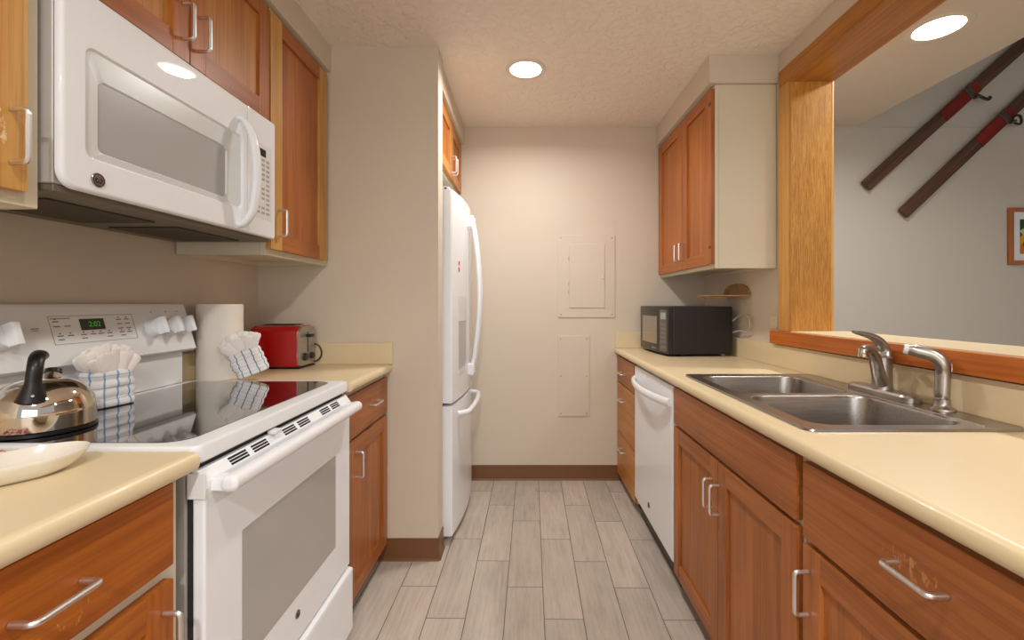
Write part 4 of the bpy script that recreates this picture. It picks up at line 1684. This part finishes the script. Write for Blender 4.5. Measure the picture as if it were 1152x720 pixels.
box(bm, TX1, TX1 + 0.022, (TY0 + TY1) / 2 - 0.018, (TY0 + TY1) / 2 + 0.018, TZ + 0.132, TZ + 0.146, 0.004, 2)
finish(bm, 'lever', M_BLACK, epn)
bm = new_bm()
lathe(bm, [(0.017, 0.0), (0.016, 0.012), (0.0, 0.0125)], (TX1 - 0.001, TY0 + 0.045, TZ + 0.046), 22, axis='x', capt=False)
finish(bm, 'dial', M_BADGED, epn)
bm = new_bm()
lathe(bm, [(0.015, 0.0), (0.014, 0.012), (0.0, 0.0125)], (TX1 - 0.001, TY1 - 0.045, TZ + 0.046), 22, axis='x', capt=False)
finish(bm, 'dial', M_BADGED, epn)
bm = new_bm()
box(bm, TX0 + 0.012, TX1 - 0.004, TY0 + 0.004, TY1 - 0.004, TL + 0.001, TZ + 0.0025, 0.001, 1)
finish(bm, 'base', M_BLACK, ts)
bm = new_bm()
box(bm, TX0 + 0.045, TX1 - 0.040, TY0 + 0.034, TY1 - 0.034, TZ + TH - 0.004, TZ + TH + 0.002, 0.0015, 1)
tp = finish(bm, 'slot_plate', M_BLACK, ts)
for yy in (TY0 + 0.045, TY1 - 0.068):
    bm = new_bm()
    box(bm, TX0 + 0.05, TX1 - 0.045, yy, yy + 0.023, TZ + TH + 0.0021, TZ + TH + 0.0035)
    finish(bm, 'slot', M_SHADOWGAP, tp)
bm = new_bm()
tube(bm, smooth_path([(TX1 - 0.012, TY1 - 0.012, TZ + 0.100), (TX1 + 0.018, TY1 - 0.006, TZ + 0.085), (TX1 + 0.030, TY1 - 0.006, TZ + 0.050), (TX1 + 0.016, TY1 - 0.010, TZ + 0.020), (TX1 - 0.016, TY1 - 0.014, TZ + 0.010)], 7), 0.0035, 8)
finish(bm, 'cord', M_CORD, ts)

# ------------------------------------------------------------------ spoon rest
SMx = Matrix.Translation((-0.837, 0.760, TL + 0.0005)) @ Matrix.Rotation(math.radians(-14), 4, 'Z')
bm = new_bm()


def spoon_outline(scale, z):
    """bowl towards +y, short handle towards -y"""
    out = []
    for k in range(48):
        a = 2 * PI * k / 48
        x = 0.060 * math.cos(a)
        y = 0.088 * math.sin(a)
        if y < 0:                              # draw out into the handle
            g_ = -math.sin(a)
            x *= 1 - 0.52 * g_ ** 1.2
            y -= 0.075 * g_ ** 2
        out.append((x * scale, y * scale, z))
    return out


rings = []
for s_, z in ((0.50, 0.0005), (0.58, 0.0), (0.74, 0.006), (0.88, 0.016), (0.97, 0.026), (1.0, 0.031), (0.985, 0.0325), (0.96, 0.030), (0.86, 0.019), (0.70, 0.009), (0.50, 0.005), (0.2, 0.004)):
    rings.append([bm.verts.new(p) for p in spoon_outline(s_, z)])
for A, B in zip(rings, rings[1:]):
    for i in range(48):
        bm.faces.new((A[i], A[(i + 1) % 48], B[(i + 1) % 48], B[i]))
bm.faces.new(list(reversed(rings[0])))
bm.faces.new(rings[-1])
so = finish(bm, 'spoon_rest', M_CERAMIC, angle=60)
so.matrix_world = SMx
tag(so, 'white ceramic spoon rest on the counter at the left edge', 'spoon rest')

# red and white cloth just behind the spoon rest
m = bpy.data.materials.new('red_white_print_cloth')
t = NT(m)
v = t.coords((1, 1, 1))
n = t.noise(v, 70, 2, 0.5, 0.6)
t.l(t.ramp(n, [(0.46, rgb(150, 30, 44)), (0.54, rgb(228, 200, 190))]), t.b.inputs['Base Color'])
t.b.inputs['Roughness'].default_value = 0.9
bm = new_bm()
box(bm, -0.065, 0.065, -0.04, 0.04, 0.0, 0.007, 0.003, 3)
bmesh.ops.subdivide_edges(bm, edges=bm.edges[:], cuts=3, use_grid_fill=True)
for v_ in bm.verts:
    if v_.co.z > 0.004:
        v_.co.z += 0.0025 * noise.noise(v_.co * 40)
bmesh.ops.translate(bm, vec=(-1.05, 0.835, TL + 0.001), verts=bm.verts[:])
single('pot_holder', bm, m, 'red and white printed cloth lying flat behind the spoon rest', 'pot holder', (-1.05, 0.835, TL + 0.001))

# ------------------------------------------------------------------ skis and picture on the dining wall
M_SKIRED = wood('red_painted_ski', rgb(150, 36, 22), rgb(112, 22, 14), 'x', rough=0.45)
M_STRAP = mat('dark_binding_leather', rgb(48, 38, 32), 0.6)
M_IRON = mat('old_iron', rgb(96, 90, 86), 0.4, 0.8)


def ski(x, z, deg, label, ring):
    Mk = Matrix.Translation((x, FAR - 0.035, z)) @ Matrix.Rotation(math.radians(-deg), 4, 'Y')
    r = thing('wooden_ski', label, 'ski', M=Mk, group='pair of old wooden skis')
    L, w = 2.05, 0.041
    bm = new_bm()
    stations = [(0.0, 0.92, 0), (0.004, 1.0, 0), (0.3, 0.97, 0), (1.0, 0.93, 0), (1.6, 1.02, 0.002), (1.78, 1.05, 0.008), (1.9, 0.92, 0.03), (1.98, 0.6, 0.06), (2.04, 0.12, 0.09)]
    rings = []
    for sx, ww, up_ in stations:
        hw = w * ww
        rings.append([bm.verts.new((sx, y - up_, zz)) for (y, zz) in ((-0.010, -hw + 0.004), (-0.007, -hw), (0.010, -hw), (0.010, hw), (-0.007, hw), (-0.010, hw - 0.004), (-0.014, 0))])
    for A, B in zip(rings, rings[1:]):
        for i in range(7):
            bm.faces.new((A[i], A[(i + 1) % 7], B[(i + 1) % 7], B[i]))
    bm.faces.new(rings[0])
    bm.faces.new(rings[-1])
    finish(bm, 'board', WD['ski'], r, local=True)
    bm = new_bm()
    prism(bm, [(-0.015, -0.036), (-0.0105, -0.041), (-0.0105, 0.041), (-0.015, 0.036)], 0.70, 1.02, 'x')
    # prism gives (y,z)
    finish(bm, 'red_panel', M_SKIRED, r, local=True)
    bm = new_bm()
    for s in (-1, 1):
        tube(bm, bend([(0.945, -0.012, s * 0.046), (0.945, -0.030, s * 0.050), (0.965, -0.034, s * 0.052)], 0.006, 3), 0.008, 8)
    box(bm, 0.925, 0.968, -0.020, -0.0152, -0.048, 0.048, 0.002, 1)
    bd = finish(bm, 'toe_binding', M_IRON, r, local=True)
    bm = new_bm()
    if ring:
        pts = [(0.985 + 0.028 * math.cos(a), -0.024 - 0.004 * math.sin(a * 2), -0.062 + 0.032 * math.sin(a)) for a in [2 * PI * k / 20 for k in range(20)]]
        tube(bm, pts, 0.008, 8, closed=True)
    else:
        tube(bm, smooth_path([(0.955, -0.022, -0.030), (0.965, -0.028, -0.065), (0.985, -0.030, -0.105), (1.015, -0.026, -0.110)], 5), 0.013, 8, flat=0.5)
    finish(bm, 'strap', M_STRAP, bd, local=True)
    return r


ski(2.326, 2.021, 42.0, 'dark wooden ski with a hanging strap, upper of the two on the wall', False)
ski(2.580, 1.833, 43.4, 'brown wooden ski with a ring-shaped strap, lower of the two on the wall', True)

pf = thing('framed_picture', 'small framed colourful picture with white mat on the dining wall', 'picture', (3.49, FAR, 1.68))
bm = new_bm()
FX0, FX1, FZ0, FZ1 = 3.326, 3.66, 1.487, 1.878
fw = 0.028
for (a, b, c, d) in ((FX0, FX0 + fw, FZ0, FZ1), (FX1 - fw, FX1, FZ0, FZ1), (FX0 + fw, FX1 - fw, FZ0, FZ0 + fw), (FX0 + fw, FX1 - fw, FZ1 - fw, FZ1)):
    box(bm, a, b, FAR - 0.024, FAR - 0.001, c, d, 0.003, 2)
finish(bm, 'frame', WD['frame_z'], pf)
bm = new_bm()
box(bm, FX0 + fw - 0.002, FX1 - fw + 0.002, FAR - 0.012, FAR - 0.002, FZ0 + fw - 0.002, FZ1 - fw + 0.002)
finish(bm, 'mat_board', M_MATB, pf)
m = bpy.data.materials.new('painted_blotches')
t = NT(m)
v = t.coords((1, 1, 1))
vo = t.n('ShaderNodeTexVoronoi')
vo.inputs['Scale'].default_value = 22
t.l(v, vo.inputs['Vector'])
sp = t.n('ShaderNodeSeparateColor')
t.l(vo.outputs['Color'], sp.inputs[0])
colr = t.ramp(sp.outputs[0], [(0.0, rgb(40, 52, 40)), (0.25, rgb(60, 84, 60)), (0.45, rgb(216, 158, 30)), (0.6, rgb(190, 96, 40)), (0.8, rgb(190, 196, 170)), (1.0, rgb(50, 66, 96))])
t.l(colr, t.b.inputs['Base Color'])
t.b.inputs['Roughness'].default_value = 0.6
bm = new_bm()
box(bm, FX0 + 0.078, FX1 - 0.078, FAR - 0.0135, FAR - 0.0125, FZ0 + 0.074, FZ1 - 0.079)
finish(bm, 'painting', m, pf)
